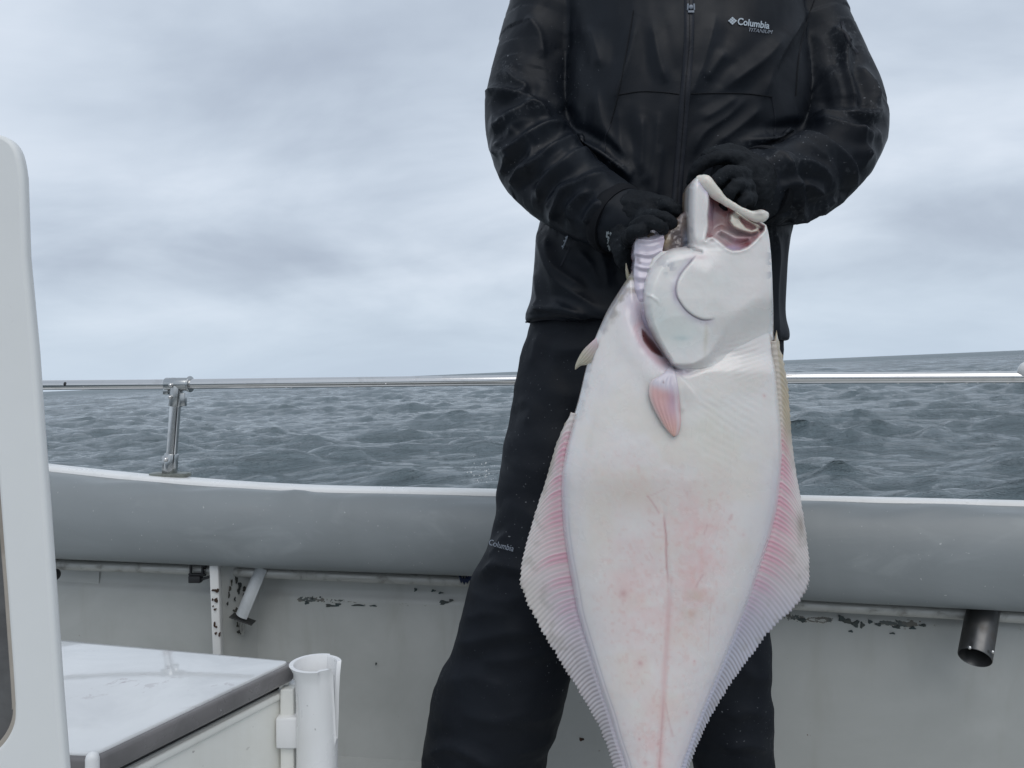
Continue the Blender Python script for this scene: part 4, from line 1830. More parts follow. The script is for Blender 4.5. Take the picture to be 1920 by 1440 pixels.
def ribbon(bvh, pts, width, off, name, mat, parent, n=80, nw=4, th=0.0):
    c = catmull(np.array(pts, float), n)
    tan = np.gradient(c, axis=0)
    tan /= np.linalg.norm(tan, axis=1)[:, None]
    nor = np.stack([-tan[:, 1], tan[:, 0]], -1)
    V, F = [], []
    for i in range(n):
        for k in range(nw + 1):
            s = (k / nw - 0.5) * width
            V.append(drape(bvh, c[i, 0] + nor[i, 0] * s, c[i, 1] + nor[i, 1] * s, off * (1 if 0 < k < nw else 0.2)))
    # even the ribbon out along its length
    A = np.array([list(q) for q in V]).reshape(n, nw + 1, 3)
    for _ in range(3):
        A[1:-1] = (A[:-2] + 2 * A[1:-1] + A[2:]) / 4
    me = mesh_np(name, A.reshape(-1, 3), grid_faces(n, nw + 1))
    return link(name, me, mat, parent)


ZIP = [(1292, -40), (1292, 20), (1291, 90), (1284, 180), (1278, 260), (1272, 330), (1268, 390)]
zp = ribbon(bvh_j, ZIP, 19, 0.0035, 'zip_tape', M['zip'], jacket, 110, 6)
ribbon(bvh_j, [(x, y) for x, y in ZIP], 3.0, 0.0050, 'zip_teeth', M['seam'], zp, 110, 2)
pq = drape(bvh_j, 1294, 18, 0.006)
mb = MB()
mb.ball(pq, 0.0035, 12, 8, (1, 0.6, 1))
mb.box(pq + Vector((0, 0, -0.007)), (0.009, 0.003, 0.003))
for sx in (-1, 1):
    mb.tube([pq + Vector((sx * 0.0045, 0, 0.004)), pq + Vector((sx * 0.005, 0, -0.004))], 0.0012, 8)
mb.build('zip_pull', M['print_dim'], zp)
# seams and pocket zips
for pts, w, nm, mt in (
        ([(1160, 178), (1200, 172), (1240, 173), (1273, 177)], 2.2, 'yoke_seam', M['seam']),
        ([(1296, 176), (1350, 175), (1400, 176), (1447, 182)], 2.2, 'yoke_seam', M['seam']),
        ([(1447, 182), (1453, 220), (1452, 255)], 2.6, 'pocket_seam', M['zip']),
        ([(1146, 232), (1136, 255), (1134, 285)], 3.0, 'pocket_zip', M['zip']),
        ([(1188, 20), (1176, 90), (1160, 175), (1144, 235)], 2.0, 'panel_seam', M['seam']),
        ([(1527, 0), (1510, 50), (1497, 110), (1492, 180)], 2.0, 'armhole_seam', M['seam']),
        ([(1068, 465), (1058, 486), (1052, 500)], 4.0, 'pocket_zip', M['zip']),
        ([(1000, 579), (1050, 590), (1100, 601)], 1.6, 'hem_stitching', M['seam']),
        ([(985, 604), (1040, 598), (1120, 610)], 3.0, 'hem_edge', M['zip']),
        ([(1578, 40), (1590, 75), (1608, 100)], 6.0, 'sleeve_zip', M['zip'])):
    ribbon(bvh_j, pts, w, 0.0018, nm, mt, jacket, 40, 2)
mb = MB()
for (x, y) in ((1063, 445), (1060, 452), (1057, 462)):
    mb.ball(drape(bvh_j, x, y, 0.002), 0.0018, 8, 6)
mb.tube([drape(bvh_j, 1066, 441, 0.003), drape(bvh_j, 1058, 466, 0.003)], 0.0012, 8)
mb.build('zip_pull', M['print_dim'], jacket)


def text_on(bvh, s, x, y, hgt, slope, shear, mat, parent, name, bold=0.0, sx=1.0, bend=0.0, off=0.0016):
    """printed wordmark; x,y: left end of the baseline in the photograph, hgt: letter height px"""
    cu = bpy.data.curves.new('t', 'FONT')
    cu.body = s
    cu.size = 1.0
    cu.shear = shear
    cu.offset = bold
    cu.resolution_u = 4
    ob = bpy.data.objects.new('t', cu)
    C.objects.link(ob)
    bpy.context.view_layer.update()
    dg = bpy.context.evaluated_depsgraph_get()
    me = bpy.data.meshes.new_from_object(ob.evaluated_get(dg), depsgraph=dg)
    bpy.data.objects.remove(ob)
    bm = bmesh.new()
    bm.from_mesh(me)
    bmesh.ops.triangulate(bm, faces=bm.faces)
    bm.to_mesh(me)
    bm.free()
    a = get_co(me)
    sc = hgt / 0.70
    out = []
    ca, sa = math.cos(slope), math.sin(slope)
    for q in a:
        u, w = q[0] * sc * sx, -q[1] * sc
        w += bend * (u / 60.0) ** 2
        out.append(drape(bvh, x + u * ca - w * sa, y + u * sa + w * ca, off))
    set_co(me, np.array([list(q) for q in out]))
    return link(name, me, mat, parent, smooth=False)


def flat_shape(bvh, polys, mat, parent, name, off=0.0016):
    mb_ = MB()
    for poly in polys:
        mb_.add([drape(bvh, x, y, off) for x, y in poly], [list(range(len(poly)))])
    return mb_.build(name, mat, parent, smooth=False, weld=False)


text_on(bvh_j, 'Columbia', 1381.5, 46.5, 12.5, R(8), 0.0, M['print'], jacket, 'wordmark', 0.022, 0.86)
text_on(bvh_j, 'TITANIUM', 1401, 59.5, 7.0, R(6), 0.25, M['print_dim'], jacket, 'wordmark', 0.0, 0.98)
# diamond mark of nine lozenges
polys = []
cx0, cy0 = 1373, 40
e1 = np.array([3.0, 2.65]); e2 = np.array([3.0, -2.65])
for i in range(3):
    for j in range(3):
        o_ = np.array([cx0, cy0]) + e1 * (i - 1) * 0.98 + e2 * (j - 1) * 0.98
        a1_, a2_ = e1 * 0.43, e2 * 0.43
        polys.append([tuple(o_ - a1_ - a2_), tuple(o_ + a1_ - a2_), tuple(o_ + a1_ + a2_), tuple(o_ - a1_ + a2_)])
flat_shape(bvh_j, polys, M['print'], jacket, 'diamond_mark')
text_on(bvh_t, 'Columbia', 917, 1022, 11, R(15), 0.0, M['print_dim'], trousers, 'wordmark', 0.0, 0.78)

# --- gloves
def glove(parts, balls, name, voxel=0.0022):
    mb_ = MB()
    for pts in parts:
        limb(mb_, pts, nrow=16, nseg=16)
    for (x, y, Y, r_, sc) in balls:
        mb_.ball(P(x, y, Y), r_ / FOC * Y, 24, 16, sc)
    gm = fuse(mb_, voxel, 5, 0.5)
    g = link(name, gm, M['glove'], person)
    vv = get_co(gm)
    nn2 = get_no(gm)
    set_co(gm, vv + nn2 * (0.0012 * fbm(vv * 60, 2, 5) + 0.0008 * ridged(vv * 90, 2, 7))[:, None])
    return g


# hand gripping the upper jaw (right in the picture)
glove([
    [(1420, 345, 1.15, 47), (1400, 338, 1.13, 50), (1380, 330, 1.115, 46)],
    [(1392, 308, 1.10, 21), (1362, 295, 1.085, 15), (1332, 300, 1.08, 13), (1308, 316, 1.085, 12), (1298, 340, 1.10, 11)],
    [(1394, 330, 1.085, 17), (1366, 324, 1.058, 13.5), (1345, 338, 1.056, 12.5), (1334, 362, 1.075, 11)],
    [(1400, 352, 1.08, 16), (1380, 350, 1.052, 13), (1366, 364, 1.054, 12), (1360, 385, 1.075, 11)],
    [(1408, 372, 1.085, 15), (1397, 375, 1.058, 12), (1387, 388, 1.060, 11), (1382, 402, 1.075, 10)],
    [(1420, 330, 1.13, 28), (1392, 300, 1.12, 22), (1360, 288, 1.11, 18), (1330, 294, 1.11, 15)],
], [(1405, 345, 1.12, 52, (1, 0.8, 1.05))], 'glove')
# hand gripping the gill edge (left in the picture)
glove([
    [(1165, 415, 1.16, 52), (1190, 405, 1.14, 50), (1212, 402, 1.125, 42)],
    [(1205, 385, 1.12, 21), (1240, 382, 1.10, 15), (1268, 396, 1.095, 13), (1286, 412, 1.11, 11)],
    [(1205, 408, 1.10, 17), (1236, 408, 1.07, 14), (1256, 416, 1.065, 13), (1264, 430, 1.08, 11)],
    [(1195, 428, 1.095, 17), (1212, 418, 1.052, 13), (1230, 420, 1.044, 12), (1243, 430, 1.055, 10)],
    [(1180, 445, 1.10, 17), (1186, 438, 1.055, 13), (1198, 431, 1.044, 11.5), (1210, 434, 1.05, 9)],
    [(1170, 440, 1.13, 30), (1168, 470, 1.12, 22), (1178, 494, 1.12, 17), (1190, 504, 1.13, 14)],
], [(1186, 412, 1.14, 54, (1, 0.8, 1))], 'glove')
# glove gauntlets with the cuff rims of the sleeves
for (c_, ax_, r_) in ((P(1150, 408, 1.165), (P(1200, 432, 1.13) - P(1130, 395, 1.18)).normalized(), 0.050),
                      (P(1428, 348, 1.16), (P(1390, 350, 1.13) - P(1470, 345, 1.20)).normalized(), 0.054)):
    mb = MB()
    pth, rad = [], []
    for k in range(9):
        t = k / 8
        pth.append(tuple(c_ + ax_ * (-0.006 + 0.022 * t)))
        rad.append(r_ + 0.0025 * math.sin(math.pi * t))
    mb.tube(pth, rad, 40, caps=False)
    mb.build('cuff', M['seam'], person)
# pale mark on the left cuff
polys = []
random.seed(3)
for k in range(34):
    x = 1139 + 9 * random.random() + (2 if k % 2 else -1)
    y = 434 + 30 * random.random()
    if abs(x - 1144) > 5.5 - (y - 434) * 0.13:
        x = 1144 + (x - 1144) * 0.4
    a_, b_ = 0.5 + random.random() * 0.9, 1.0 + random.random() * 2.6
    polys.append([(x - a_, y - b_), (x + a_, y - b_ * 0.7), (x + a_ * 0.8, y + b_), (x - a_, y + b_ * 0.6)])
flat_shape(bvh_j, polys, M['print_mark'], jacket, 'reflective_mark', 0.004)

# ================================================================== THE HALIBUT
YF = 1.075
fish = empty('halibut', P(1270, 900, YF), 'large halibut held upright by mouth and gill, white blind side towards the camera', 'fish')
Lb = np.array([(1215, 470), (1196, 490), (1183, 512), (1160, 548), (1140, 580), (1122, 620), (1110, 650), (1097, 700), (1087, 745), (1072, 795), (1060, 840), (1052, 880), (1050, 930), (1053, 990), (1060, 1040), (1068, 1080),
               (1080, 1150), (1095, 1200), (1110, 1250), (1124, 1295), (1140, 1340), (1152, 1385), (1168, 1430), (1181, 1490), (1198, 1560), (1212, 1625), (1216, 1680), (1214, 1720)], float)
Rb = np.array([(1440, 470), (1446, 500), (1449, 560), (1450, 620), (1453, 660), (1458, 710), (1463, 760), (1467, 800), (1469, 850), (1466, 900), (1460, 950), (1448, 1000), (1436, 1040), (1422, 1080), (1409, 1120), (1393, 1160),
               (1377, 1200), (1359, 1245), (1339, 1292), (1320, 1338), (1301, 1387), (1284, 1437), (1274, 1500), (1266, 1560), (1262, 1625), (1262, 1680), (1264, 1720)], float)


def Lx(y):
    return np.interp(y, Lb[:, 1], Lb[:, 0])


def Rx(y):
    return np.interp(y, Rb[:, 1], Rb[:, 0])


def gsm(fn, y, w=14):
    return (fn(y - w) + fn(y + w) + 2 * fn(y) + fn(y - w / 2) * 2 + fn(y + w / 2) * 2) / 8


def quart(d, w):
    t = np.clip(d / w, 0, 1)
    return np.sqrt(np.maximum(0, 1 - (1 - t) ** 2))


def T_of(y):
    return np.interp(y, [440, 560, 700, 900, 1100, 1300, 1440, 1560, 1680, 1720], [0.030, 0.040, 0.046, 0.048, 0.042, 0.031, 0.022, 0.014, 0.008, 0.006])


def n2(x, y, s, seed, oct=3):
    return fbm(np.stack([x / s, y / s, 0 * x], -1), oct, seed)


GILL = [(1186, 512), (1192, 560), (1203, 600), (1222, 640), (1245, 668), (1262, 688)]       # edge of the shoulder at the gill opening


def body_h(x, y):
    xl, xr = gsm(Lx, y), gsm(Rx, y)
    w = xr - xl
    dl, dr_ = x - xl, xr - x
    wd = np.minimum(130, w * 0.42)
    h = T_of(y) * (0.25 + 0.75 * quart(dl, wd)) * (0.25 + 0.75 * quart(dr_, wd)) * sstep(-2, 10, np.minimum(dl, dr_)) ** 0.5
    # shallow groove where the fin muscles start
    for d in (dl, dr_):
        h = h - 0.00035 * np.exp(-((d - 13) / 4.0) ** 2) * sstep(760, 900, y)
    # median line: belly vent groove, then backbone hollow
    mx = np.interp(y, [900, 960, 1100, 1250, 1330, 1440, 1700], [1240, 1245, 1254, 1246, 1243, 1234, 1238])
    h = h - 0.0012 * np.exp(-((x - mx) / 5.0) ** 2) * sstep(900, 960, y)
    h = h - 0.003 * np.exp(-((x - mx - 8) / 45.0) ** 2) * sstep(1000, 1200, y)
    # swell of the belly and hollow beneath
    h = h + 0.006 * np.exp(-(((x - 1235) / 110) ** 2 + ((y - 880) / 120) ** 2))
    h = h + 0.0016 * n2(x, y, 110, 3, 1)
    h = h + 0.0002 * n2(x, y, 24, 5, 3)
    # muscle blocks showing as faint oblique ridges
    u = (y * 0.86 - (x - 1250) * 0.55)
    h = h + 0.00042 * np.sin(u / 13 * 6.283 + 1.5 * n2(x, y, 60, 9, 2)) * (0.14 + 0.14 * n2(x, y, 40, 44, 2)) * sstep(1280, 1340, x) * sstep(1000, 820, y) * sstep(700, 760, y)
    # creases fanning from the pectoral region to the right edge
    u2 = y + (x - 1380) * 0.35
    h = h + 0.0005 * np.sin(u2 / 10 * 6.283 + 2.0 * n2(x, y, 50, 12, 2)) * np.exp(-(((x - 1395) / 40) ** 2 + ((y - 672) / 30) ** 2))
    # gill slit hollow beside the cover, shoulder rises as a soft roll left of it
    d, sd, t = dist_poly(x, y, GILL)
    h = h - 0.016 * np.exp(-(d / 13) ** 2) * sstep(560, 620, y) * sstep(705, 680, y)
    h = h - 0.010 * sstep(-8, 6, d * -sd * 1.0) * sstep(500, 520, y) * sstep(700, 660, y) * (x > 1180)
    h = h + 0.003 * np.exp(-((d - 38) / 22) ** 2) * (sd > 0) * sstep(520, 600, y)
    # fold running from the cover's corner to the fin base
    d, sd, t = dist_poly(x, y, [(1262, 690), (1267, 705), (1273, 730), (1277, 765)])
    h = h + 0.002 * np.exp(-(d / 5) ** 2)
    d, sd, t = dist_poly(x, y, [(1265, 692), (1290, 700), (1312, 692), (1330, 682)])
    h = h - 0.003 * np.exp(-(d / 6) ** 2)
    return h


WHITE = np.array([0.75, 0.72, 0.705])
PINK = np.array([0.74, 0.50, 0.49])
ROSE = np.array([0.50, 0.24, 0.25])
RED = np.array([0.36, 0.08, 0.09])
DKRED = np.array([0.10, 0.012, 0.014])
LILAC = np.array([0.50, 0.46, 0.60])
BLUEG = np.array([0.55, 0.60, 0.58])
BROWN = np.array([0.15, 0.115, 0.085])
OLIVE = np.array([0.30, 0.27, 0.19])
CREAM = np.array([0.66, 0.62, 0.52])


def lay(c, col, m):
    m = np.clip(m, 0, 1)[..., None]
    return c * (1 - m) + np.asarray(col) * m


def blob(x, y, cx, cy, rx, ry=None):
    ry = ry or rx
    return np.exp(-(((x - cx) / rx) ** 2 + ((y - cy) / ry) ** 2))


def body_c(x, y):
    xl, xr = gsm(Lx, y), gsm(Rx, y)
    dl, dr_ = x - xl, xr - x
    c = np.tile(WHITE, np.shape(x) + (1,))
    warm = n2(x, y, 70, 20, 3)
    c = lay(c, [0.72, 0.67, 0.60], sstep(-0.3, 0.6, warm) * 0.5 * sstep(560, 820, y))
    # pink flush of the belly
    pf = blob(x, y, 1200, 900, 80, 60) * 0.28 + blob(x, y, 1195, 1090, 60, 110) * 0.40 + blob(x, y, 1310, 1060, 55, 110) * 0.55 + blob(x, y, 1300, 960, 60, 60) * 0.28 \
        + blob(x, y, 1235, 1180, 110, 160) * 0.20 + blob(x, y, 1240, 1400, 70, 110) * 0.45
    pf = pf * 0.95 * (0.80 + 0.40 * n2(x, y, 34, 22, 3) + 0.25 * n2(x, y, 9, 27, 3))
    c = lay(c, PINK, pf)
    c = lay(c, [0.66, 0.40, 0.36], sstep(0.35, 0.75, n2(x, y, 7, 28, 3)) * np.clip(pf * 1.2, 0, 0.22))
    c = lay(c, [0.62, 0.46, 0.36], blob(x, y, 1300, 1125, 25, 45) * 0.45 * (0.6 + 0.7 * n2(x, y, 18, 24, 3)))
    c = lay(c, [0.62, 0.56, 0.50], blob(x, y, 1190, 930, 90, 40) * 0.5)
    c = lay(c, [0.66, 0.66, 0.58], blob(x, y, 1330, 800, 90, 70) * 0.35)
    # bluish edge bands by the fins
    eb = np.exp(-((dl - 7) / 9) ** 2) + np.exp(-((dr_ - 9) / 12) ** 2)
    c = lay(c, [0.55, 0.52, 0.60], eb * 0.6 * sstep(780, 960, y))
    c = lay(c, [0.66, 0.64, 0.66], (np.exp(-((dr_ - 30) / 26) ** 2) + np.exp(-((dl - 28) / 20) ** 2) * 0.6) * 0.5 * sstep(760, 1000, y))
    c = lay(c, [0.55, 0.32, 0.37], np.exp(-(dl / 3.0) ** 2) * 0.5 * sstep(775, 800, y) * sstep(1200, 1000, y))
    c = lay(c, [0.60, 0.36, 0.42], np.exp(-(dr_ / 3.5) ** 2) * 0.6 * sstep(800, 850, y) * sstep(1080, 960, y))
    c = lay(c, [0.30, 0.30, 0.36], np.exp(-((dl - 14) / 1.3) ** 2) * 0.35 * sstep(930, 1000, y))
    # median vein
    mx = np.interp(y, [955, 1000, 1100], [1245, 1248, 1252]) + 1.0 * n2(x * 0, y, 15, 30, 2)
    c = lay(c, [0.45, 0.14, 0.16], np.exp(-((x - mx) / 1.8) ** 2) * sstep(955, 985, y) * sstep(1108, 1060, y) * 0.6)
    mx = np.interp(y, [1100, 1180, 1250, 1330, 1440], [1255, 1252, 1247, 1243, 1236])
    c = lay(c, PINK * 0.95, np.exp(-((x - mx) / 6) ** 2) * sstep(1090, 1130, y) * 0.62)
    c = lay(c, ROSE, np.exp(-((x - mx) / 1.8) ** 2) * sstep(1290, 1340, y) * 0.3)
    for pts, w_, a_ in (([(1214, 930), (1222, 940), (1236, 962)], 1.3, .8), ([(1214, 931), (1230, 925), (1248, 916)], 1.0, .45), ([(1326, 983), (1324, 992), (1320, 1002)], 1.2, .6),
                        ([(1318, 1078), (1310, 1090), (1305, 1100)], 1.5, .7), ([(1372, 966), (1368, 974)], 2.2, .6), ([(1215, 975), (1228, 985)], 1.0, .45), ([(1217, 1035), (1223, 1046)], 1, .4),
                        ([(1334, 1120), (1331, 1160), (1328, 1220)], 1.0, .28), ([(1248, 1320), (1256, 1360), (1262, 1380)], 1.6, .4)):
        d, _, _ = dist_poly(x, y, pts)
        c = lay(c, ROSE, np.exp(-(d / (w_ * 1.3)) ** 2) * a_ * 0.55)
    for (cx_, cy_, r_, a_) in ((1169, 1113, 7, .75), (1200, 1243, 4, .9), (1302, 1240, 1.8, .8), (1199, 1386, 2.2, .8), (1234, 1395, 3, .6), (1210, 1430, 4, .6), (1238, 1437, 4, .6), (1288, 1336, 2, .6), (1433, 742, 2, .7), (1394, 1003, 2.5, .4)):
        c = lay(c, ROSE, blob(x, y, cx_, cy_, r_) * a_ * 0.7)
        c = lay(c, PINK, blob(x, y, cx_, cy_, r_ * 2.5) * a_ * 0.35)
    # dark skin showing round the shoulder edge
    mot = n2(x, y, 14, 33, 4)
    e1_ = sstep(26, 4, dl + mot * 14) * sstep(640, 560, y)
    e2_ = sstep(16, 3, dl + mot * 9) * sstep(860, 600, y) * 0.9
    c = lay(c, OLIVE * 0.9, e1_ * 0.85)
    c = lay(c, [0.33, 0.31, 0.33], e2_ * 0.75 * sstep(0.0, 0.35, n2(x, y, 16, 35, 4) + 0.25))
    c = lay(c, [0.36, 0.35, 0.38], sstep(0.2, 0.5, n2(x, y, 11, 36, 3)) * np.exp(-((dr_ - 4) / 6) ** 2) * sstep(760, 560, y) * 0.6)
    c = lay(c, OLIVE, np.exp(-(dr_ / 3.5) ** 2) * sstep(600, 680, y) * sstep(860, 780, y) * 0.6)
    # gill slit and lilac rim
    d, sd, t = dist_poly(x, y, GILL)
    c = lay(c, [0.56, 0.47, 0.57], np.exp(-(d / 26) ** 2) * 0.8 * sstep(520, 580, y) * sstep(712, 690, y))
    d, _, t = dist_poly(x, y, [(1204, 618), (1212, 636), (1226, 654), (1242, 668)])
    gw = 7.5 * np.sin(np.clip(t, 0.02, 0.98) * math.pi) ** 0.6
    c = lay(c, DKRED, sstep(gw + 1.5, gw - 1.5, d) * (1 + 0 * d))
    c = lay(c, [0.62, 0.42, 0.46], np.exp(-((d - 12) / 6) ** 2) * 0.6)
    c = lay(c, [0.52, 0.44, 0.52], blob(x, y, 1282, 700, 18, 7) * 0.7)
    d, _, _ = dist_poly(x, y, [(1262, 690), (1292, 689), (1313, 690), (1324, 684)])
    c = lay(c, [0.18, 0.12, 0.14], np.exp(-(d / 1.5) ** 2) * 0.85)
    return c


def relief(name, x, y, hfun, cfun, Y0, mat, parent, nr, nc, rim_in=0.010, back=True, backcol=BROWN, back_t=0.6):
    """double-sided relief: front skin with height hfun, back skin, joined round the edge"""
    h = hfun(x, y)
    hb_ = np.maximum(h, 0)
    V = PN(x, y, Y0 - h)
    col = cfun(x, y)
    if not back:
        me = mesh_np(name, V.reshape(-1, 3), grid_faces(nr, nc, flip=False))
        set_color(me, col.reshape(-1, 3))
        return link(name, me, mat, parent)
    edge = np.zeros(x.shape)
    Vb = V.copy()
    Vb[..., 1] = Y0 + hb_ * back_t + 0.004
    # scale back to keep x,z of the front where it stands
    bc = np.tile(np.asarray(backcol, float), x.shape + (1,))
    n_ = nr * nc
    f1_ = grid_faces(nr, nc)
    f2_ = grid_faces(nr, nc, flip=True) + n_
    idx = np.arange(n_).reshape(nr, nc)
    loop = np.concatenate([idx[0, :-1], idx[:-1, -1], idx[-1, :0:-1], idx[:0:-1, 0]])
    l2 = np.roll(loop, -1)
    f3 = np.stack([loop, loop + n_, l2 + n_, l2], -1)
    me = mesh_np(name, np.vstack([V.reshape(-1, 3), Vb.reshape(-1, 3)]), np.vstack([f1_, f2_, f3]))
    bm = bmesh.new()
    bm.from_mesh(me)
    bmesh.ops.recalc_face_normals(bm, faces=bm.faces)
    bm.to_mesh(me)
    bm.free()
    set_color(me, np.vstack([col.reshape(-1, 3), bc.reshape(-1, 3)]))
    return link(name, me, mat, parent)


# --- trunk
nr, nc = 470, 190
ys = np.linspace(471, 1718, nr)
u = (1 - np.cos(np.linspace(0, math.pi, nc))) / 2 * 0.35 + np.linspace(0, 1, nc) * 0.65
xx = gsm(Lx, ys)[:, None] * (1 - u) + gsm(Rx, ys)[:, None] * u
yy = np.repeat(ys[:, None], nc, 1)
yy = yy + 0
fbody = relief('trunk', xx, yy, body_h, body_c, YF, M['fish'], fish, nr, nc)

# --- head with gill cover and jaw
HL = np.array([(1316, 330), (1303, 334), (1296, 341), (1291, 352), (1289.5, 380), (1289, 410), (1290, 440), (1291, 455), (1288, 460.5), (1278, 463), (1262, 465), (1248, 470), (1238, 477), (1228, 487), (1219, 499), (1212, 513), (1207, 530), (1205, 550),
               (1205.5, 570), (1208, 590), (1215, 613), (1227, 638), (1241, 660), (1252, 675), (1260, 688), (1275, 702), (1300, 716), (1330, 724)], float)
HR = np.array([(1318, 330), (1328, 333), (1336, 341), (1341, 352), (1351, 365), (1364, 378), (1384, 392), (1404, 403), (1424, 412), (1437, 422), (1440, 432), (1443, 450), (1446, 480), (1448, 520), (1449.5, 570), (1450, 620), (1452, 660), (1455, 690), (1457, 724)], float)
MOUTH = [(1329, 361), (1334, 356), (1341, 362), (1353, 372), (1368, 386), (1388, 398), (1406, 408), (1424, 417), (1434, 424), (1433, 432), (1426, 441), (1415, 452), (1402, 463), (1388, 469), (1374, 470), (1362, 464), (1354, 457), (1346, 450), (1336, 445), (1327, 446), (1323, 450), (1325, 440), (1328, 425), (1327, 405), (1329, 385)]
PLATE = [(1308, 478), (1300, 485), (1292, 494), (1280, 508), (1271, 523), (1267, 540), (1268, 553), (1273, 564), (1282, 577), (1292, 587), (1304, 595), (1318, 600), (1330, 600), (1342, 597)]


def seam_y(x):
    f_ = lambda q: np.interp(q, [1200, 1258, 1275, 1290, 1320, 1345, 1380, 1420, 1460], [676, 686, 690, 691, 689, 683, 668, 650, 636])
    return (f_(x - 8) + f_(x + 8) + f_(x)) / 3


def head_h(x, y):
    xl = np.interp(y, HL[:, 1], HL[:, 0])
    xr = np.interp(y, HR[:, 1], HR[:, 0])
    dl, dr_ = x - xl, xr - x
    # distance to the left outline (true distance: it turns sharply at the jaw)
    dle, _, _ = dist_poly(x, y, HL)
    wr = np.interp(y, [330, 440, 520], [30, 70, 130])
    h = T_of(y) * (0.25 + 0.75 * quart(dr_, wr)) * 1.0
    # the jaw is a thinner rod
    h = h * np.interp(y, [330, 420, 470, 500], [0.85, 0.9, 1.0, 1.0])
    sd = seam_y(x) - y
    wdt = np.interp(x, [1262, 1300, 1330, 1360, 1450], [7, 10, 26, 70, 120])
    dlt = 0.0112 * sstep(-0.1, 1, sd / wdt) - 0.0022
    wl = np.interp(y, [330, 440, 480, 560, 690], [17, 17, 26, 20, 9])
    h = h + dlt
    h = h * (0.35 + 0.65 * quart(dle, wl))
    # preopercle: the cheek plate overlaps the cover
    pl = smooth_pts(PLATE, 50)
    d, s_, t = dist_poly(x, y, pl)
    env = np.exp(-(d / 26) ** 1.5) * np.clip(np.minimum(t * 8, (1 - t) * 7), 0, 1)
    h = h + 0.0016 * np.tanh(d * -s_ / 3.0) * env
    h = h - 0.0016 * np.exp(-(d / 1.8) ** 2) * np.clip(np.minimum(t * 10, (1 - t) * 8), 0, 1)
    # cover: thin bone ridge on the left, hollow disc in the middle
    d, s_, t = dist_poly(x, y, [(1212, 552), (1222, 556), (1232, 563), (1240, 575)])
    h = h + 0.0016 * np.exp(-(d / 3) ** 2) * (1 - t)
    h = h - 0.0010 * blob(x, y, 1275, 628, 36, 30) + 0.0002 * np.exp(-((np.hypot((x - 1272), (y - 628) * 1.15) - 42) / 6) ** 2) * sstep(650, 610, y)
    h = h + 0.0035 * blob(x, y, 1360, 540, 60, 70) + 0.0010 * n2(x, y, 55, 50, 2) + 0.0001 * n2(x, y, 13, 51, 3)
    h = h - 0.002 * blob(x, y, 1318, 463, 12, 9) + 0.001 * blob(x, y, 1338, 456, 12, 7)
    h = h - 0.004 * np.exp(-(dist_poly(x, y, [(1291, 463), (1300, 470), (1314, 473)])[0] / 3.5) ** 2)
    # jaw: rod on the left, groove below the lip
    h = h + 0.004 * np.exp(-((x - 1306) / 11) ** 2) * sstep(470, 440, y)
    h = h - 0.006 * np.exp(-(dist_poly(x, y, [(1312, 340), (1322, 352), (1336, 366)])[0] / 3.0) ** 2)
    # mouth cavity
    k = sstep(95, 5, seam_y(x) - y) * sstep(1300, 1375, x)
    bh = body_h(x, y)
    h = h * (1 - k) + (bh + dlt) * k
    below = sstep(0, -5, seam_y(x) - y)
    h = h * (1 - below) + (bh - 0.003) * below
    ms = sdf_poly(x, y, MOUTH)
    h = h - 0.030 * sstep(-3.0, 10, ms) + 0.0008 * np.exp(-((ms + 3.0) / 3.5) ** 2)
    # bony plate and tongue in the mouth
    TP = [(1366, 402), (1378, 392), (1392, 401), (1408, 412), (1424, 420), (1431, 427), (1424, 436), (1408, 440), (1392, 436), (1374, 428), (1365, 416)]
    ts = sdf_poly(x, y, TP)
    hol = sdf_poly(x, y, [(1384, 404), (1398, 412), (1414, 421), (1420, 428), (1410, 433), (1398, 428), (1388, 416)])
    h = h + 0.016 * sstep(-1, 5, ts) - 0.007 * sstep(-1, 4, hol)
    h = h + 0.008 * np.exp(-(dist_poly(x, y, [(1336, 442), (1352, 432), (1380, 446), (1405, 446), (1420, 440)])[0] / 6) ** 2)
    return h


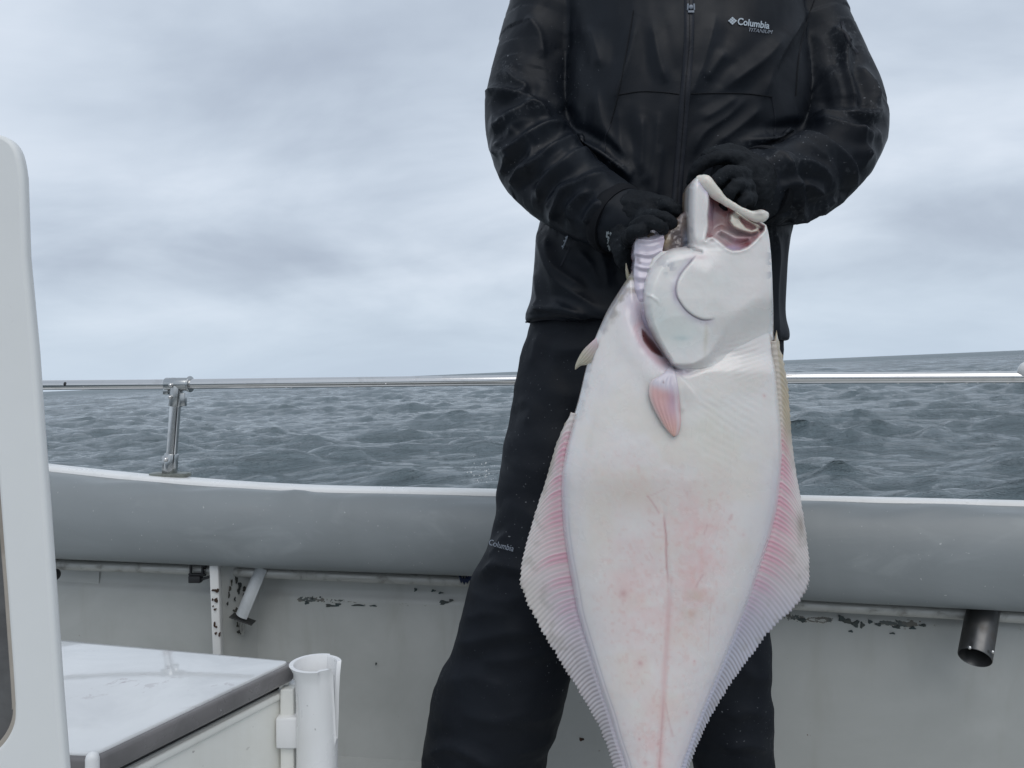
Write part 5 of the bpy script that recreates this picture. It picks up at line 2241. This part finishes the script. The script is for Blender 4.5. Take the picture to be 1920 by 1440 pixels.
def head_c(x, y):
    c = np.tile(WHITE, np.shape(x) + (1,))
    xl = np.interp(y, HL[:, 1], HL[:, 0]); xr = np.interp(y, HR[:, 1], HR[:, 0])
    c = lay(c, [0.66, 0.66, 0.63], sstep(-0.2, 0.6, n2(x, y, 60, 60, 2)) * 0.4)
    c = lay(c, BLUEG, blob(x, y, 1275, 625, 46, 40) * 0.75 + blob(x, y, 1355, 530, 32, 30) * 0.35 + blob(x, y, 1232, 590, 22, 40) * 0.5)
    c = lay(c, [0.36, 0.46, 0.47], blob(x, y, 1278, 634, 16, 5) * 0.5)
    c = lay(c, [0.60, 0.56, 0.48], (np.exp(-((x - 1323 + (y - 640) * 0.05) / 3.5) ** 2) * sstep(600, 612, y) * sstep(680, 650, y)) * 0.6)
    pl = smooth_pts(PLATE, 50)
    d, s_, t = dist_poly(x, y, pl)
    tt = np.clip(np.minimum(t * 12, (1 - t) * 14), 0, 1)
    c = lay(c, [0.45, 0.40, 0.50], np.exp(-(d / 9) ** 2) * (s_ > 0) * 0.55 * tt)
    c = lay(c, [0.20, 0.15, 0.20], np.exp(-(d / 1.6) ** 2) * 0.75 * tt)
    c = lay(c, [0.36, 0.30, 0.40], blob(x, y, 1266, 552, 4, 12) * 0.6)
    # grey freckles
    c = lay(c, [0.38, 0.38, 0.42], sstep(0.25, 0.5, n2(x, y, 12, 62, 3)) * (blob(x, y, 1252, 500, 16, 12) + blob(x, y, 1296, 420, 6, 50) * 0.5 + blob(x, y, 1300, 575, 7, 6) * .6 + blob(x, y, 1446, 500, 8, 60)) * 0.75)
    c = lay(c, [0.16, 0.15, 0.15], np.exp(-((xr - x) / 2.2) ** 2) * sstep(500, 560, y) * 0.8)
    c = lay(c, [0.42, 0.36, 0.40], np.exp(-(dist_poly(x, y, [(1291, 462), (1262, 464.5), (1244, 473), (1231, 487)])[0] / 5) ** 2) * 0.5)
    c = lay(c, [0.60, 0.48, 0.50], blob(x, y, 1312, 482, 14, 5) * 0.6)
    c = lay(c, LILAC, np.exp(-(dist_poly(x, y, [(1313, 342), (1322, 356), (1332, 368)])[0] / 4.5) ** 2) * 0.85)
    c = lay(c, [0.25, 0.22, 0.36], np.exp(-(dist_poly(x, y, [(1313, 340), (1324, 354), (1340, 370)])[0] / 1.3) ** 2) * 0.7)
    c = lay(c, CREAM, (blob(x, y, 1328, 345, 8, 10) + blob(x, y, 1360, 378, 22, 8) * 0.7) * 0.6)
    # mouth lining
    ms = sdf_poly(x, y, MOUTH)
    inm = sstep(-1.5, 2.5, ms)
    mc = np.tile(np.array([0.44, 0.27, 0.29]), np.shape(x) + (1,))
    mc = lay(mc, [0.50, 0.44, 0.44], blob(x, y, 1360, 440, 30, 14) * 0.9)
    mc = lay(mc, [0.52, 0.30, 0.27], blob(x, y, 1358, 412, 14, 14) * 0.8)
    mc = lay(mc, [0.30, 0.10, 0.11], blob(x, y, 1338, 376, 10, 6) + blob(x, y, 1402, 458, 22, 6) + blob(x, y, 1332, 445, 5, 6))
    mc = lay(mc, [0.55, 0.16, 0.13], np.exp(-(dist_poly(x, y, [(1348, 378), (1362, 388), (1376, 397)])[0] / 3.5) ** 2))
    mc = lay(mc, [0.40, 0.34, 0.50], blob(x, y, 1372, 466, 22, 6) + blob(x, y, 1332, 395, 7, 20) * 0.5)
    TP = [(1366, 402), (1378, 392), (1392, 401), (1408, 412), (1424, 420), (1431, 427), (1424, 436), (1408, 440), (1392, 436), (1374, 428), (1365, 416)]
    mc = lay(mc, [0.62, 0.58, 0.50], sstep(-1, 3, sdf_poly(x, y, TP)))
    hol = sdf_poly(x, y, [(1384, 404), (1398, 412), (1414, 421), (1420, 428), (1410, 433), (1398, 428), (1388, 416)])
    mc = lay(mc, [0.46, 0.24, 0.24], sstep(-1, 3, hol) * 0.9)
    mc = lay(mc, [0.16, 0.06, 0.07], blob(x, y, 1425, 430, 4, 3))
    mc = mc * (1 + 0.12 * n2(x, y, 8, 70, 3)[..., None])
    c = c * (1 - inm[..., None]) + mc * inm[..., None]
    # continue the trunk's tint at the lower right
    bc = body_c(x, y)
    k = sstep(45, 0, seam_y(x) - y)
    k = k * sstep(1320, 1360, x)
    return c * (1 - k[..., None]) + bc * k[..., None]


nrh, nch = 300, 170
# rows denser where the outline turns
yd = np.concatenate([np.linspace(330, 345, 18), np.linspace(346, 457, 76), np.linspace(458, 480, 34), np.linspace(481, 723, 172)])
nrh = len(yd)
u = np.linspace(0, 1, nch)
u = 0.25 * (1 - np.cos(u * math.pi)) / 2 + 0.75 * u
hx0 = np.interp(yd, HL[:, 1], HL[:, 0])
hx1 = np.interp(yd, HR[:, 1], HR[:, 0])
xx = hx0[:, None] * (1 - u) + hx1[:, None] * u
yy = np.repeat(yd[:, None], nch, 1)
fhead = relief('head', xx, yy, head_h, head_c, YF, M['fish'], fish, nrh, nch)


def tube_px(pts, name, mat, parent, cfun, nrow=40, nseg=18, squash=None):
    path = [tuple(P(x, y, Y)) for x, y, Y, r_ in pts]
    rad = [r_ / FOC * Y for x, y, Y, r_ in pts]
    v_, f_ = tube_np(path, rad, nseg, nrow=nrow, squash=squash)
    me = bpy.data.meshes.new(name)
    me.from_pydata([tuple(q) for q in v_], [], f_)
    me.update()
    bm = bmesh.new(); bm.from_mesh(me); bmesh.ops.recalc_face_normals(bm, faces=bm.faces); bm.to_mesh(me); bm.free()
    vv = get_co(me)
    vv = vv + get_no(me) * (0.0009 * fbm(vv * 70, 3, 15))[:, None]
    set_co(me, vv)
    x_, y_ = project(vv)
    set_color(me, cfun(x_, y_))
    return link(name, me, mat, parent)


YJ = YF - 0.030


def lip_c(x, y):
    c = np.tile(np.array([0.72, 0.69, 0.62]), np.shape(x) + (1,))
    c = lay(c, [0.30, 0.28, 0.27], blob(x, y, 1424, 400, 10, 4) * 0.9)
    return lay(c, PINK, sstep(0.1, 0.6, n2(x, y, 16, 90, 2)) * 0.25)


tube_px([(1311, 338, YJ + .006, 8), (1323, 342, YJ + .002, 10), (1334, 354, YJ + .002, 9.5), (1348, 369, YJ + .003, 8), (1365, 381, YJ + .004, 5.5), (1384, 392, YJ + .005, 5.5), (1402, 401, YJ + .006, 6.5), (1417, 406, YJ + .007, 8), (1430, 406, YJ + .009, 9), (1435, 404, YJ + .013, 6.5)],
        'upper_lip', M['fish'], fhead, lip_c, 60, 24, (1.0, 1.25))
tube_px([(1406, 399, YJ + .014, 3), (1418, 398, YJ + .012, 3.5), (1430, 398, YJ + .010, 4), (1437, 401, YJ + .008, 4)], 'lip_fringe', M['fish'], fhead, lambda x, y: lay(np.tile(np.array([0.42, 0.38, 0.34]), np.shape(x) + (1,)), WHITE, sstep(1424, 1434, x)), 20)

# --- gill membrane: ridged lilac skin drawn up by the hand
ML = np.array([(1216, 430), (1203, 433.5), (1195, 439), (1190, 448), (1189, 462), (1187, 477), (1190, 484), (1188, 500), (1187, 520), (1188, 545), (1193, 575), (1201, 600), (1212, 625), (1228, 650), (1244, 668), (1256, 684)], float)
MR = np.array([(1224, 430), (1232, 433), (1238, 440), (1240, 450), (1236, 470), (1242, 485), (1240, 500), (1236, 520), (1226, 545), (1222, 575), (1228, 600), (1238, 625), (1252, 650), (1262, 668), (1266, 684)], float)
yd = np.linspace(430, 684, 170)
ncm = 44
u = np.linspace(0, 1, ncm)
hx0 = np.interp(yd, ML[:, 1], ML[:, 0]); hx1 = np.interp(yd, MR[:, 1], MR[:, 0]) + 6
xx = hx0[:, None] * (1 - u) + hx1[:, None] * u
yy = np.repeat(yd[:, None], ncm, 1)


def mem_h(x, y):
    xl = np.interp(y, ML[:, 1], ML[:, 0]); xr = np.interp(y, MR[:, 1], MR[:, 0])
    tt = np.clip((x - xl) / (xr - xl), 0, 1)
    h = 0.030 * (0.55 + 0.45 * quart(x - xl, 14)) * np.interp(y, [430, 560, 640, 684], [0.9, 1.0, 0.85, 0.7])
    yy_ = y + 14 * (tt - 0.5) ** 2 * 2 - sstep(505, 560, y) * (x - 1205) * -0.55
    for yc_, a_, w_ in ((451, .0022, 3), (478, .0036, 3.2), (503, .0030, 3), (521, .0022, 4), (541, .002, 5), (562, .0018, 5), (585, .0014, 6)):
        d = yy_ - yc_
        h = h + 0.55 * a_ * (np.exp(-(d / w_) ** 2) - 0.7 * np.exp(-((d - 2.2 * w_) / (w_ * 1.2)) ** 2))
    h = h * (0.55 + 0.45 * np.sqrt(sstep(428, 452, y)))
    return h + 0.0022 * n2(x, y, 26, 95, 2)


def mem_c(x, y):
    c = np.tile(np.array([0.60, 0.55, 0.63]), np.shape(x) + (1,))
    c = lay(c, [0.45, 0.41, 0.53], sstep(500, 600, y) * 0.7)
    c = lay(c, [0.60, 0.48, 0.56], sstep(0, 0.5, n2(x, y, 25, 97, 3)) * 0.5)
    c = lay(c, BROWN * 1.3, sstep(0.0, 0.3, blob(x, y, 1210, 438, 14, 7) + 0.3 * n2(x, y, 8, 98, 3) - 0.35))
    c = lay(c, [0.25, 0.2, 0.22], blob(x, y, 1196, 487, 3.5, 5) * 0.7 + blob(x, y, 1200, 493, 3, 2.5) * 0.7)
    xl = np.interp(y, ML[:, 1], ML[:, 0])
    c = lay(c, [0.30, 0.24, 0.28], np.exp(-((x - xl) / 1.6) ** 2) * 0.6 * sstep(505, 520, y))
    return c


relief('gill_membrane', xx, yy, mem_h, mem_c, YF + 0.004, M['wet'], fish, len(yd), ncm, backcol=(0.3, 0.22, 0.25), back_t=0.2)

# --- mottled dark skin of the eyed side between membrane and jaw
EP = np.array([(1288, 1291, 392), (1276, 1294, 402), (1262, 1296, 416), (1250, 1297, 428), (1240, 1297, 440), (1234, 1297, 455), (1234, 1297, 470), (1237, 1297, 485)], float)
yd = np.linspace(392, 485, 60)
u = np.linspace(0, 1, 44)
hx0 = np.interp(yd, EP[:, 2], EP[:, 0]); hx1 = np.interp(yd, EP[:, 2], EP[:, 1])
xx = hx0[:, None] * (1 - u) + hx1[:, None] * u
yy = np.repeat(yd[:, None], 44, 1)


def eye_h(x, y):
    xl = np.interp(y, EP[:, 2], EP[:, 0])
    return 0.022 * (0.4 + 0.6 * quart(x - xl, 20)) + 0.005 * blob(x, y, 1248, 452, 12, 14) + 0.0015 * n2(x, y, 9, 101, 3) - 0.006 * sstep(1276, 1290, x)


def eye_c(x, y):
    c = np.tile(np.array([0.22, 0.175, 0.16]), np.shape(x) + (1,))
    c = lay(c, [0.12, 0.09, 0.09], sstep(-0.1, 0.4, n2(x, y, 12, 103, 4)))
    c = lay(c, [0.40, 0.31, 0.18], blob(x, y, 1247, 452, 10, 12) * 0.8 + blob(x, y, 1264, 422, 8, 8) * 0.6)
    c = lay(c, [0.05, 0.03, 0.03], blob(x, y, 1247, 448, 2, 1.6) + blob(x, y, 1262, 425, 2, 2) * 0.7)
    c = lay(c, [0.30, 0.33, 0.42], sstep(1276, 1288, x) * sstep(420, 445, y) * 0.85)
    return c


relief('cheek', xx, yy, eye_h, eye_c, YF + 0.010, M['wet'], fish, 60, 44, back_t=0.2)

# --- fins with rays
LST = [(1074, 775, 1071, 773), (1066, 800, 1047, 818), (1058, 830, 1037, 854), (1052, 870, 1024, 900), (1050, 915, 1005, 957), (1052, 960, 992, 1002), (1058, 1010, 977, 1056), (1063, 1044, 975, 1096), (1070, 1090, 990, 1134),
       (1077, 1140, 1018, 1186), (1091, 1190, 1044, 1228), (1108, 1240, 1069, 1270), (1122, 1290, 1095, 1310), (1138, 1335, 1117, 1347), (1151, 1385, 1135, 1390), (1167, 1430, 1150, 1434), (1181, 1490, 1165, 1497), (1198, 1560, 1186, 1566), (1211, 1620, 1206, 1624)]
RST = [(1455, 640, 1456, 622), (1459, 690, 1477, 712), (1463, 740, 1481, 772), (1466, 790, 1485, 832), (1468, 840, 1493, 888), (1466, 890, 1503, 944), (1461, 940, 1512, 1003), (1451, 990, 1518, 1058), (1438, 1030, 1517, 1096),
       (1424, 1070, 1495, 1135), (1411, 1110, 1466, 1160), (1394, 1150, 1433, 1194), (1378, 1195, 1404, 1235), (1360, 1240, 1379, 1268), (1340, 1290, 1353, 1309), (1321, 1335, 1328, 1352), (1303, 1385, 1309, 1392), (1286, 1435, 1291, 1442), (1276, 1500, 1284, 1508), (1267, 1560, 1276, 1567), (1263, 1620, 1268, 1626)]


def fin(st, name, nrays, left, curv):
    st = np.array(st, float)
    # even out by base+tip arc length
    mid = (st[:, :2] + st[:, 2:]) / 2
    s = np.r_[0, np.cumsum(np.linalg.norm(np.diff(mid, axis=0), axis=1))]
    per = 9
    ns_ = nrays * per + 1
    w = np.linspace(0, s[-1], ns_)
    # rays crowd a little towards the tail
    g = (w / s[-1]) ** 0.82 * s[-1]
    A = np.stack([np.interp(g, s, st[:, k]) for k in range(4)], -1)
    ker = np.ones(2 * per * 2 + 1); ker /= ker.sum()
    pad = len(ker) // 2
    for k in range(4):
        a_ = np.r_[2 * A[0, k] - A[pad:0:-1, k], A[:, k], 2 * A[-1, k] - A[-2:-pad - 2:-1, k]]
        A[:, k] = np.convolve(a_, ker, 'valid')
    nt_ = 26
    t = np.linspace(0, 1, nt_)
    rng = np.random.RandomState(5 if left else 6)
    ray_id = np.arange(ns_) // per
    ph = (np.arange(ns_) % per) / per
    c_ray = np.cos(2 * math.pi * ph) * 0.5 + 0.5              # 1 on a ray, 0 on the web
    jit = rng.uniform(-1, 1, nrays + 1)
    # ragged edge: rays end beyond the webbing
    ext = 1.0 + 0.0 * ph
    blen = np.hypot(A[:, 2] - A[:, 0], A[:, 3] - A[:, 1]) + 1
    extp = (c_ray ** 1.5 * 2.6 - 1.0 + jit[ray_id] * 1.3) / blen
    T_ = t[None, :] * (1 + extp[:, None] * (t[None, :] ** 6))
    x = A[:, 0][:, None] * (1 - T_) + A[:, 2][:, None] * T_
    y = A[:, 1][:, None] * (1 - T_) + A[:, 3][:, None] * T_
    # rays bow slightly
    bow = np.sin(np.clip(T_, 0, 1) * math.pi) * curv
    y = y - bow * blen[:, None] / 60
    # tuck the base under the trunk edge
    x = np.where(t[None, :] == 0, x + (9 if left else -9), x)
    wob = n2(x, y, 70, 7, 2)
    fold = 0.0035 * np.sin(g[:, None] / 60 + (1 if left else 2)) * T_ + 0.003 * wob * T_
    TC = np.clip(T_, 0, 1)
    hgt = 0.0095 * (1 - TC) ** 0.7 + 0.00045 * c_ray[:, None] ** 1.3 * (1 - 0.45 * T_) * (1 + 0.35 * jit[ray_id][:, None]) + fold
    Vf = PN(x, y, YF - hgt)
    Vk = Vf.copy()
    Vk[..., 1] += 0.0022 + 0.010 * (1 - TC) ** 1.2
    gg = g[:, None] / s[-1] + 0 * T_
    c = np.tile(np.array([0.64, 0.60, 0.585]), x.shape + (1,))
    yyy = y
    c = lay(c, [0.62, 0.34, 0.41], np.exp(-((T_ - 0.05) / 0.50) ** 2) * 0.9 * (1 + 0.55 * jit[ray_id][:, None]) * (0.55 + 0.6 * c_ray[:, None]) * sstep(1230, 1120, yyy) * sstep(780, 850, yyy))
    c = lay(c, [0.45, 0.42, 0.50], sstep(1020, 1180, yyy) * 0.7 * (1 - 0.4 * T_))
    if left:
        c = lay(c, [0.30, 0.27, 0.20], sstep(0.35, 0.95, T_) * sstep(985, 860, yyy) * 0.7)
        c = lay(c, [0.60, 0.56, 0.50], sstep(0.4, 1, T_) * np.exp(-((yyy - 1130) / 90) ** 2) * 0.6)
    else:
        c = lay(c, [0.42, 0.34, 0.20], sstep(0.0, 0.7, T_ + 0.3) * sstep(900, 760, yyy) * 0.85)
        c = lay(c, [0.24, 0.20, 0.16], np.exp(-((yyy - 985) / 22) ** 2) * np.exp(-((T_ - 0.8) / 0.16) ** 2) * 0.7)
        c = lay(c, [0.38, 0.42, 0.55], sstep(1050, 1200, yyy) * 0.45)
    c = lay(c, [0.30, 0.28, 0.24], sstep(0.25, 0.6, n2(x, y, 15, 9, 3)) * 0.3 * sstep(0.3, 0.8, T_))
    # web between rays: thinner and darker, more so near the tail
    web = (1 - c_ray[:, None]) ** 1.4 * sstep(0.03, 0.15, T_)
    wc = np.array([0.20, 0.185, 0.19])
    c = lay(c, wc, web * (0.22 + 0.48 * sstep(1080, 1300, yyy)) )
    nr_, nc_ = ns_, nt_
    n_ = nr_ * nc_
    f1_ = grid_faces(nr_, nc_)
    f2_ = grid_faces(nr_, nc_, flip=True) + n_
    idx = np.arange(n_).reshape(nr_, nc_)
    loop = np.concatenate([idx[0, :-1], idx[:-1, -1], idx[-1, :0:-1], idx[:0:-1, 0]])
    l2 = np.roll(loop, -1)
    f3 = np.stack([loop, loop + n_, l2 + n_, l2], -1)
    me = mesh_np(name, np.vstack([Vf.reshape(-1, 3), Vk.reshape(-1, 3)]), np.vstack([f1_, f2_, f3]))
    bm = bmesh.new(); bm.from_mesh(me); bmesh.ops.recalc_face_normals(bm, faces=bm.faces); bm.to_mesh(me); bm.free()
    set_color(me, np.vstack([c.reshape(-1, 3), np.tile(BROWN, (n_, 1))]))
    return link(name, me, M['fin'], fish)


fin(LST, 'anal_fin', 104, True, 7)
fin(RST, 'dorsal_fin', 122, False, 7)


# tail: peduncle fan below the frame
def tail():
    n_r, n_c = 60, 121
    t = np.linspace(0, 1, n_r)[:, None]
    a_ = np.linspace(-1, 1, n_c)[None, :]
    x = 1238 + a_ * (24 + 118 * t ** 0.8)
    y = 1700 + t * (165 - 28 * (1 - np.abs(a_)) * 1.0 * t) - 14 * np.abs(a_) * t
    h = 0.004 * (1 - t) + 0.0012 * (np.cos(a_ * 20 * math.pi) * 0.5 + 0.5) * t ** 0.3 + 0 * x
    Vf = PN(x, y, YF - h)
    Vk = Vf.copy(); Vk[..., 1] += 0.003
    c = np.tile(np.array([0.50, 0.47, 0.48]), x.shape + (1,))
    nn_ = n_r * n_c
    idx = np.arange(nn_).reshape(n_r, n_c)
    loop = np.concatenate([idx[0, :-1], idx[:-1, -1], idx[-1, :0:-1], idx[:0:-1, 0]])
    l2 = np.roll(loop, -1)
    me = mesh_np('tail_fin', np.vstack([Vf.reshape(-1, 3), Vk.reshape(-1, 3)]), np.vstack([grid_faces(n_r, n_c), grid_faces(n_r, n_c, flip=True) + nn_, np.stack([loop, loop + nn_, l2 + nn_, l2], -1)]))
    bm = bmesh.new(); bm.from_mesh(me); bmesh.ops.recalc_face_normals(bm, faces=bm.faces); bm.to_mesh(me); bm.free()
    set_color(me, np.vstack([c.reshape(-1, 3), np.tile(BROWN, (nn_, 1))]))
    link('tail_fin', me, M['fin'], fish)


tail()


def leaf(name, base_a, tipline_l, tipline_r, Yfun, cfun, ribs, thick=0.003, mat=None):
    """small fin: rows from base to tip between a left and a right outline"""
    l = smooth_pts(tipline_l, 40); r_ = smooth_pts(tipline_r, 40)
    u = np.linspace(0, 1, 30)
    x = l[:, 0][:, None] * (1 - u) + r_[:, 0][:, None] * u
    y = l[:, 1][:, None] * (1 - u) + r_[:, 1][:, None] * u
    t = np.linspace(0, 1, 40)[:, None]
    dome = thick * np.sin(math.pi * np.clip(u, 0.0, 1))[None, :] ** 0.5
    rr_ = 0.0003 * np.cos(u[None, :] * ribs * 2 * math.pi) * sstep(0.1, 0.3, t)
    Y = Yfun(x, y, t) - dome - rr_
    Vf = PN(x, y, Y)
    Vk = PN(x, y, Yfun(x, y, t) + 0.001)
    n_ = x.size
    idx = np.arange(n_).reshape(x.shape)
    loop = np.concatenate([idx[0, :-1], idx[:-1, -1], idx[-1, :0:-1], idx[:0:-1, 0]])
    l2 = np.roll(loop, -1)
    me = mesh_np(name, np.vstack([Vf.reshape(-1, 3), Vk.reshape(-1, 3)]), np.vstack([grid_faces(*x.shape), grid_faces(*x.shape, flip=True) + n_, np.stack([loop, loop + n_, l2 + n_, l2], -1)]))
    bm = bmesh.new(); bm.from_mesh(me); bmesh.ops.recalc_face_normals(bm, faces=bm.faces); bm.to_mesh(me); bm.free()
    c = cfun(x, y, t + 0 * x, u[None, :] + 0 * x)
    set_color(me, np.vstack([c.reshape(-1, 3)] * 2))
    return link(name, me, mat or M['fin'], fish)


def pel_c(x, y, t, u):
    c = np.tile(np.array([0.56, 0.52, 0.58]), x.shape + (1,))
    c = lay(c, [0.66, 0.38, 0.36], sstep(0.28, 0.42, t) * 0.9)
    c = lay(c, [0.42, 0.30, 0.42], blob(x, y, 1262, 755, 12, 30) * 0.6)
    c = lay(c, [0.74, 0.46, 0.38], sstep(0.55, 1.0, t) * 0.8)
    c = lay(c, [0.64, 0.56, 0.54], np.exp(-(u / 0.10) ** 2) * 0.7)
    c = lay(c, [0.1, 0.03, 0.04], blob(x, y, 1244, 716, 1.8, 2.2))
    c = lay(c, [0.66, 0.6, 0.63], np.exp(-((u - 0.9) / 0.08) ** 2) * 0.6)
    return c


leaf('pelvic_fin', None, [(1254, 688), (1240, 702), (1222, 713), (1217, 725), (1217, 742), (1226, 766), (1238, 788), (1250, 806), (1262, 818)],
     [(1262, 688), (1267, 700), (1271, 720), (1274, 745), (1276, 770), (1277, 790), (1275, 805), (1271, 815), (1265, 819)],
     lambda x, y, t: YF - body_h(x, y) - 0.0005 - 0.006 * np.sin(np.clip(t, 0, 1) * math.pi * 0.9), pel_c, 6, 0.004)


def pec_c(x, y, t, u):
    c = np.tile(np.array([0.46, 0.43, 0.34]), x.shape + (1,))
    c = lay(c, [0.60, 0.48, 0.52], sstep(0.55, 0.0, t) * (1 - u * 0.3))
    c = lay(c, [0.24, 0.21, 0.15], np.exp(-((u - 0.75) / 0.3) ** 2) * 0.45 * t)
    return c


leaf('pectoral_fin', None, [(1119, 632), (1106, 644), (1094, 656), (1085, 670), (1079, 684), (1078, 693)], [(1121, 652), (1118, 664), (1110, 678), (1100, 684), (1089, 686), (1080, 693)],
     lambda x, y, t: YF - 0.012 - 0.012 * (1 - t), pec_c, 5, 0.002)
# little dark spine tip behind the shoulder
mb = MB()
v_, f_ = tube_np([tuple(P(1178, 520, YF)), tuple(P(1175, 505, YF)), tuple(P(1174, 494, YF))], [0.003, 0.0018, 0.0006], 10)
me = bpy.data.meshes.new('spine'); me.from_pydata([tuple(q) for q in v_], [], f_); me.update()
set_color(me, np.tile(OLIVE, (len(v_), 1)))
link('spine', me, M['fin'], fish)

# ---------------------------------------------------------------- finish: heel everything aboard
for o in ALL_TOP:
    o.matrix_world = T_BOAT @ Matrix.Translation(o.location)
